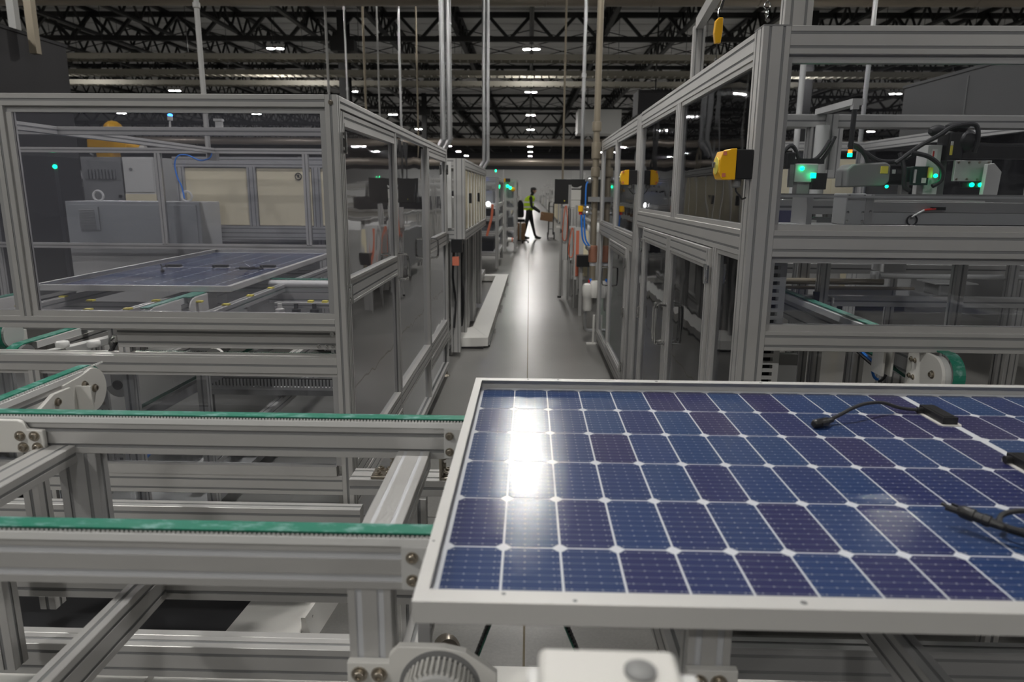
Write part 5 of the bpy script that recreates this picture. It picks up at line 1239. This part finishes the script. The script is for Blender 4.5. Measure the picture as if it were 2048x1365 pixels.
# ---------------------------------------------------------------- the walking person
def skin_body(name, pts, edges, rad, mat, parent, root=0, sub=2):
    me = bpy.data.meshes.new(name); me.from_pydata([Vector(p) - parent.location for p in pts], edges, []); me.materials.append(M[mat])
    o = bpy.data.objects.new(name, me); C.objects.link(o); o.parent = parent
    sk = o.modifiers.new('skin', 'SKIN'); sk.use_smooth_shade = True
    for i, v in enumerate(me.skin_vertices[0].data): v.radius = rad[i] if isinstance(rad[i], tuple) else (rad[i], rad[i]); v.use_root = (i == root)
    sb = o.modifiers.new('sub', 'SUBSURF'); sb.levels = sub; sb.render_levels = sub
    return o
PY = 24.0
def pp(x, z, dy=0): return (x, PY + dy, z)
PE = thing('person', 'person in black with a high-visibility vest and dark cap, walking and carrying a box', 'person', (.05, PY, 0))
body = [pp(-.01, .93), pp(-.02, 1.08), pp(-.01, 1.25), pp(.03, 1.40), pp(.07, 1.47), pp(.10, 1.54),      # 0 pelvis..5 head base
        pp(.13, 1.62), pp(.12, 1.68),                                                                     # head
        pp(-.03, .90, -.09), pp(-.10, .52, -.10), pp(-.19, .12, -.10), pp(-.13, .06, -.10), pp(-.05, .045, -.10),     # rear leg
        pp(.02, .90, .09), pp(.10, .52, .09), pp(.20, .12, .09), pp(.27, .06, .09), pp(.35, .05, .09),    # front leg
        pp(.04, 1.38, -.18), pp(.07, 1.10, -.22), pp(.28, .96, -.16), pp(.36, .90, -.14),                 # near arm
        pp(.04, 1.38, .18), pp(.09, 1.12, .22), pp(.30, .98, .16), pp(.38, .92, .14)]
ed = [(0, 1), (1, 2), (2, 3), (3, 4), (4, 5), (5, 6), (6, 7), (0, 8), (8, 9), (9, 10), (10, 11), (11, 12), (0, 13), (13, 14), (14, 15), (15, 16), (16, 17),
      (3, 18), (18, 19), (19, 20), (20, 21), (3, 22), (22, 23), (23, 24), (24, 25)]
rd = [(.14, .13), (.13, .12), (.14, .13), (.13, .12), .055, .055, (.085, .095), (.075, .085), .095, .062, .045, .045, .04, .095, .062, .045, .045, .04, .06, .048, .038, .03, .06, .048, .038, .03]
skin_body('body', body, ed, rd, 'cloth_black', PE)
for s_ in (-1, 1):                                       # hands: palm and five bent fingers each, closed round the box edge
    hx, hy, hz = .385, PY + s_ * .14, .895
    hp = [(hx - .02, hy, hz), (hx + .03, hy, hz - .02)]; he = [(0, 1)]; hr = [.026, .030]
    for f in range(4):
        k = len(hp); oy = (f - 1.5) * .019; ln = (.030, .036, .034, .026)[f]
        hp += [(hx + .055, hy + oy, hz - .028), (hx + .055 + ln, hy + oy, hz - .045), (hx + .05 + ln, hy + oy, hz - .075)]; he += [(1, k), (k, k + 1), (k + 1, k + 2)]; hr += [.010, .009, .008]
    k = len(hp); hp += [(hx + .02, hy - s_ * .035, hz + .0), (hx + .05, hy - s_ * .05, hz + .005)]; he += [(0, k), (k, k + 1)]; hr += [.011, .009]
    skin_body('hand', hp, he, hr, 'skin', PE, 0, 1)
MB().sphere((.135, PY, 1.625), .085, 16, sc=(.95, .82, 1.2)).build('face', 'skin', PE, smooth=True)
MB().bar((.205, PY, 1.625), (.235, PY, 1.605), .025, .035).build('nose', 'skin', PE, bevel=.006)
for s_ in (-1, 1):
    MB().sphere((.198, PY + s_ * .032, 1.64), .011, 8).build('eye', 'black', PE); MB().sphere((.12, PY + s_ * .078, 1.62), .024, 8, sc=(.7, .4, 1.2)).build('ear', 'skin', PE, smooth=True)
MB().bar((.205, PY - .022, 1.572), (.205, PY + .022, 1.572), .01, .006).build('mouth', 'red', PE)
MB().sphere((.10, PY, 1.62), .092, 14, sc=(.8, .95, 1.1)).build('hair', 'cloth_black', PE, smooth=True)
MB().sphere((.125, PY, 1.68), .098, 16, sc=(1.05, .95, .72)).box(.15, .26, PY - .06, PY + .06, 1.665, 1.678).build('cap', 'black', PE, smooth=True)
vest = MB(); vl = [(-.02, .98, .175, .155), (-.03, 1.10, .165, .15), (-.015, 1.25, .175, .165), (.02, 1.38, .17, .175), (.05, 1.46, .10, .12)]
n = 20
for (cx_, z, rx_, ry_) in vl:
    for i in range(n): a = 2 * PI * i / n; vest.v.append((cx_ + rx_ * math.cos(a), PY + ry_ * math.sin(a), z))
for j in range(len(vl) - 1):
    for i in range(n): i2 = (i + 1) % n; vest.f.append((j * n + i, j * n + i2, (j + 1) * n + i2, (j + 1) * n + i)); vest.m.append(0)
vest.build('vest', 'hivis', PE, smooth=True)
for z, rx_, ry_, cx_ in ((1.06, .174, .159, -.028), (1.22, .18, .169, -.018)):
    b_ = MB()
    for zz in (z, z + .05):
        for i in range(n): a = 2 * PI * i / n; b_.v.append((cx_ + rx_ * math.cos(a), PY + ry_ * math.sin(a), zz))
    for i in range(n): i2 = (i + 1) % n; b_.f.append((i, i2, n + i2, n + i)); b_.m.append(0)
    b_.build('reflective_band', 'reflective', PE, smooth=True)
for s_, x in ((-.10, -.10), (.09, .30)): MB().sphere((x, PY + s_, .045), .05, 12, sc=(2.4, .9, .85)).build('shoe', 'black', PE, smooth=True)
CBX = thing('cardboard_box', 'cardboard box carried by the walking person', 'box', (.58, PY, .6))
c_, s_ = math.cos(-.14), math.sin(-.14)
def rot(x, z): return (.60 + (x * c_ - z * s_), .775 + (x * s_ + z * c_))
MB().prism([rot(-.22, -.15), rot(.20, -.15), rot(.20, .13), rot(-.22, .13)], 'y', PY - .16, PY + .16).build('carton', 'cardboard', CBX, bevel=.004)
MB().prism([rot(-.22, .131), rot(.20, .131), rot(.20, .134), rot(-.22, .134)], 'y', PY - .03, PY + .03).build('tape', 'cream', CBX)

# ================================================================ services overhead
def vpipe(name, label, x, y, z0, z1, r, mat, cat='pipe', sq=False, grp=None):
    t = thing(name, label, cat, (x, y, z0), grp)
    (MB().box(x - r, x + r, y - r, y + r, z0, z1) if sq else MB().cyl((x, y, z0), (x, y, z1), r, 12)).build('shaft', mat, t, smooth=not sq)
    MB().lathe((x, y, z0 + (z1 - z0) * .3), [(r * 1.02, -.04), (r * 1.4, -.03), (r * 1.4, .03), (r * 1.02, .04)], n=12).build('coupling', mat, t, smooth=True)
    return t
vpipe('drop_pipe', 'thin bright vertical pipe just left of the aged pipe', .90, 12.5, 1.2, 8.98, .030, 'galv')
vpipe('drop_pipe', 'thinner grey pipe left of the bright pipe, ending above the monitor', .62, 13.5, 1.8, 8.98, .02, 'brass')
vpipe('drop_pipe', 'single thin pipe rising from behind the left enclosure roof', -4.53, 10.0, 1.9, 8.98, .035, 'lgrey')
vpipe('square_duct', 'left one of two square posts at the top left corner', -7.06, 10.0, 3.4, 8.98, .05, 'lgrey', 'pipe', True)
vpipe('square_duct', 'right one of two square posts at the top left corner', -6.82, 10.0, 3.4, 8.98, .05, 'brass', 'pipe', True)
vpipe('drop_pipe', 'pale pipe over the right enclosure, beside the gantry post', 2.05, 5.6, 1.6, 8.98, .022, 'lgrey')
vpipe('drop_pipe', 'short bright pipe behind the right front glass', 3.35, 7.4, 1.6, 8.98, .022, 'galv')
for k, x in enumerate((-4.9, -4.5, -4.1, -3.8, -3.3, -2.9)): vpipe('conduit', 'thin conduit behind the left enclosure corner, %s from the left' % ORD[k], x, 17.6 + .2 * k, 1.9, 8.98, .022 if k % 2 else .03, ['lgrey', 'galv', 'brass'][k % 3], 'pipe')
def drop_duct(x, y, zb, label, w_=.10):
    t = thing('extraction_duct', label, 'duct', (x, y, zb))
    for dx in (-w_ * .52, w_ * .52):
        MB().cyl((x + dx, y, zb), (x + dx, y, 8.98), w_ * .47, 16).build('tube', 'galv', t, smooth=True)
        MB().cyl((x + dx, y, zb), (x + dx - .16, y, zb - .26), w_ * .47, 16).build('elbow', 'galv', t, smooth=True)
        for z in [zb + .6 * i for i in range(9)]: MB().lathe((x + dx, y, z), [(w_ * .48, -.012), (w_ * .54, -.01), (w_ * .54, .01), (w_ * .48, .012)], n=16).build('seam', 'galv', t)
drop_duct(-1.40, 12.0, 2.44, 'near galvanised twin duct dropping behind the left machine')
drop_duct(-1.02, 16.5, 2.28, 'smaller galvanised twin duct further back, left of the aisle', .085)
OD = thing('round_main_duct', 'large tan round duct crossing overhead at the top edge', 'duct', (0, 15.6, 5.6))
MB().cyl((-30, 17, 6.015), (30, 17, 6.015), .30, 32).build('tube', 'duct', OD, smooth=True)
for i in range(-10, 11): MB().lathe((i * 2.4 + .3, 17, 6.015), [(.30, -.02), (.312, -.015), (.312, .015), (.30, .02)], (1, 0, 0), 40).build('seam', 'duct', OD, smooth=True)
for i in range(-8, 9): MB().bar((i * 3.1, 17, 6.31), (i * 3.1, 17, 9.0), .012, .012).build('hanger', 'black', OD)
for k, (y, z) in enumerate(((26.1, 6.15), (29.5, 6.15), (32.6, 6.2))):
    t = thing('cable_tray', 'ladder cable tray crossing overhead, %s from the camera' % ORD[k], 'cable tray', (0, y, z))
    for yy in (y, y + .60): B(-32, 32, yy, yy + .03, z, z + .20).build('side_rail', 'tray', t)
    rg = MB().box(-.2, -.15, y + .03, y + .6, z + .02, z + .06).build('rung', 'tray', t)
    for i in range(-48, 49):
        if abs(i * .3) > 14.2 or i == 0: continue
        o = rg.copy(); C.objects.link(o); o.location.x = rg.location.x + i * .3
    rest = MB()
    for i in range(48, 106): rest.box(i * .3 - .2, i * .3 - .15, y + .03, y + .6, z + .02, z + .06).box(-i * .3 - .2, -i * .3 - .15, y + .03, y + .6, z + .02, z + .06)
    rest.build('rung_run', 'tray', t, kind='stuff')
    for i in range(-10, 11): MB().bar((i * 3.1, y + .3, z + .2), (i * 3.1, y + .3, 9.0), .015, .015).bar((i * 3.1, y, z + .1), (i * 3.1, y + .62, z + .1), .03, .03).build('hanger', 'black', t)
for k, (y, z, r) in enumerate(((60, 5.6, .3), (84, 5.0, .35), (100, 5.4, .3))):
    t = thing('round_main_duct', 'distant round duct crossing the hall, %s of the far ones' % ORD[k], 'duct', (0, y, z))
    MB().cyl((-35, y, z), (35, y, z), r, 20).build('tube', 'duct', t, smooth=True)
    for i in range(-6, 7): MB().bar((i * 5.0, y, z), (i * 5.0, y, 9.0), .02, .02).build('hanger', 'black', t)
UH = thing('unit_heater', 'boxy grey air handling unit hanging under the roof, right of the aisle', 'heater', (4.0, 52, 5.5))
B(3.3, 6.3, 50.5, 53, 5.6, 7.2).build('housing', 'lgrey', UH); MB().bar((4, 51.5, 7.2), (4, 51.5, 9.0), .05, .05).bar((5.8, 51.5, 7.2), (5.8, 51.5, 9.0), .05, .05).build('hanger', 'black', UH)
U2 = thing('unit_heater', 'dark louvred air unit hanging over the right enclosure far end', 'heater', (5.5, 30, 4.5))
B(4.4, 5.9, 30, 31.5, 4.75, 5.7).build('housing', 'dgrey', U2); MB().bar((5.2, 30.7, 5.7), (5.2, 30.7, 9.0), .05, .05).build('hanger', 'black', U2)
# big clad boxes on both sides
DB = thing('clad_enclosure', 'tall dark grey clad machine housing at the left edge', 'machine', (-8.5, 8, 0))
B(-11, -7.0, 4.2, 10.95, 0, 3.68).build('cladding', 'dgrey', DB); B(-11.02, -6.98, 4.18, 10.97, 3.66, 3.70).build('top_trim', 'dgrey', DB)
for y in (5.9, 7.6, 9.3): B(-7.0, -6.99, y, y + .02, 0, 3.6).build('seam', 'mgrey', DB)
GB = thing('clad_enclosure', 'tall grey clad machine housing behind the right enclosure', 'machine', (8, 9, 0))
B(6.0, 10, 5.5, 11.9, 0, 3.28).build('cladding', 'wallgrey', GB); B(5.98, 10.02, 5.48, 11.92, 3.26, 3.30).build('top_trim', 'wallgrey', GB)
for y in (7.0, 8.6, 10.2): B(5.99, 6.0, y, y + .02, 0, 3.2).build('seam', 'mgrey', GB)

# ================================================================ machines further down the hall
def far_machine(x0, x1, y0, y1, h, label, style):
    t = thing('machine_cell', label, 'machine', ((x0 + x1) / 2, (y0 + y1) / 2, 0))
    m = {'grey': 'lgrey', 'cream': 'cream', 'white': 'white', 'dark': 'mgrey'}[style]
    B(x0 + .08, x1 - .08, y0 + .08, y1 - .08, .1, h * .55).build('body', m, t)
    fr = []
    for x in (x0, x1 - .08):
        for y in (y0, y1 - .08): B(x, x + .08, y, y + .08, 0, h).build('post', 'alu', t)
    for z in (h - .08, h * .55):
        for y in (y0, y1 - .08): B(x0 + .08, x1 - .08, y, y + .08, z, z + .08).build('rail', 'alu', t)
        for x in (x0, x1 - .08): B(x, x + .08, y0 + .08, y1 - .08, z, z + .08).build('rail', 'alu', t)
    B(x0 + .5, x1 - .6, y0 + .5, y1 - .5, h * .55, h * .8).build('upper_unit', random.choice(['mgrey', 'lgrey', 'dgrey']), t)
    s_ = x1 if x1 < 0 else x0; sg = 1 if x1 < 0 else -1
    for k in range(3):
        a = y0 + .1 + k * (y1 - y0 - .2) / 3; B(min(s_, s_ + sg * .01), max(s_, s_ + sg * .01), a + .05, a + (y1 - y0 - .2) / 3 - .05, .2, h * .5).build('door', m, t)
    MB().cyl((s_ - sg * .2, y0 + .2, h), (s_ - sg * .2, y0 + .2, h + .35), .02, 8).build('beacon_pole', 'lgrey', t)
    MB().cyl((s_ - sg * .2, y0 + .2, h + .35), (s_ - sg * .2, y0 + .2, h + .43), .025, 10).build('beacon_lens', 'led_green' if random.random() < .25 else 'lgrey', t)
    return t
k = 0
styles = ['grey', 'white', 'dark', 'cream', 'grey', 'white']
for side, sn in ((-1, 'left'), (1, 'right')):
    for i, y in enumerate((21.5, 28, 36, 44, 54, 66, 80, 96)):
        a = 1.15 if side < 0 else 1.45; ww = 3.2
        x0, x1 = (a, a + ww) if side > 0 else (-a - ww, -a)
        far_machine(x0, x1, y, y + 5.2, 1.75 + .5 * ((i * 7) % 3) / 2, '%s framed machine beside the aisle on the %s, %s from the camera' % (styles[(i + (side > 0)) % 6], sn, ORD[i]), styles[(i + (side > 0)) % 6])
    for i, (y, xx) in enumerate(((11.5, 3.6), (17, 4.6), (24, 6.4), (32, 7.0), (42, 7.4), (54, 7.4), (11.0, 12), (20, 11.5), (31, 12.2), (44, 12.8), (14, 18), (27, 18.5), (42, 19))):
        x0, x1 = (xx, xx + 4.2) if side > 0 else (-xx - 4.2, -xx)
        if i == 6 or (i == 0 and side > 0): continue
        far_machine(x0, x1, y, y + 5.0, 1.7 + .3 * (i % 3), '%s framed machine in the %s bay, number of rows back: %s' % (styles[(i + 2) % 6], sn, ORD[i] if i < 12 else 'last'), styles[(i + 2) % 6])

# pale cabinets beyond the right enclosure, seen through its side windows
for k, (x, y, w_, h, m) in enumerate(((1.75, 9.6, .9, 1.95, 'white'), (2.7, 9.6, .8, 2.05, 'cream'), (3.55, 9.6, .9, 2.05, 'cream'), (4.5, 9.7, .8, 1.85, 'lgrey'), (1.9, 8.3, .7, 1.5, 'lgrey'), (2.75, 8.2, .9, 1.42, 'white'))):
    t = thing('tall_cabinet', '%s cabinet behind the right enclosure, %s of the row from the aisle' % ({'white': 'white', 'cream': 'cream', 'lgrey': 'grey'}[m], ORD[k] if k < 4 else ('low first', 'low second')[k - 4]), 'cabinet', (x + w_ / 2, y, 0))
    B(x, x + w_, y, y + .6, .08, h).build('body', m, t, bevel=.006); B(x + .03, x + w_ - .03, y + .03, y + .57, 0, .08).build('plinth', 'dgrey', t)
    for i in range(2): B(x + .02 + i * w_ / 2, x + w_ / 2 - .02 + i * w_ / 2, y - .012, y, .14, h - .06).build('door', m, t, bevel=.003)
    B(x + w_ / 2 - .06, x + w_ / 2 - .03, y - .03, y - .012, h * .55, h * .55 + .12).build('handle', 'mgrey', t)
MT = thing('rubber_mat', 'black rubber mat on the floor under the left enclosure front', 'mat', (-1.8, 2.3, 0))
MB().prism([(-3.0, 2.08), (-1.12, 2.08), (-1.075, 2.17), (-1.035, 2.56), (-3.0, 2.56)], 'z', 0, .012).build('sheet', 'rubber', MT)
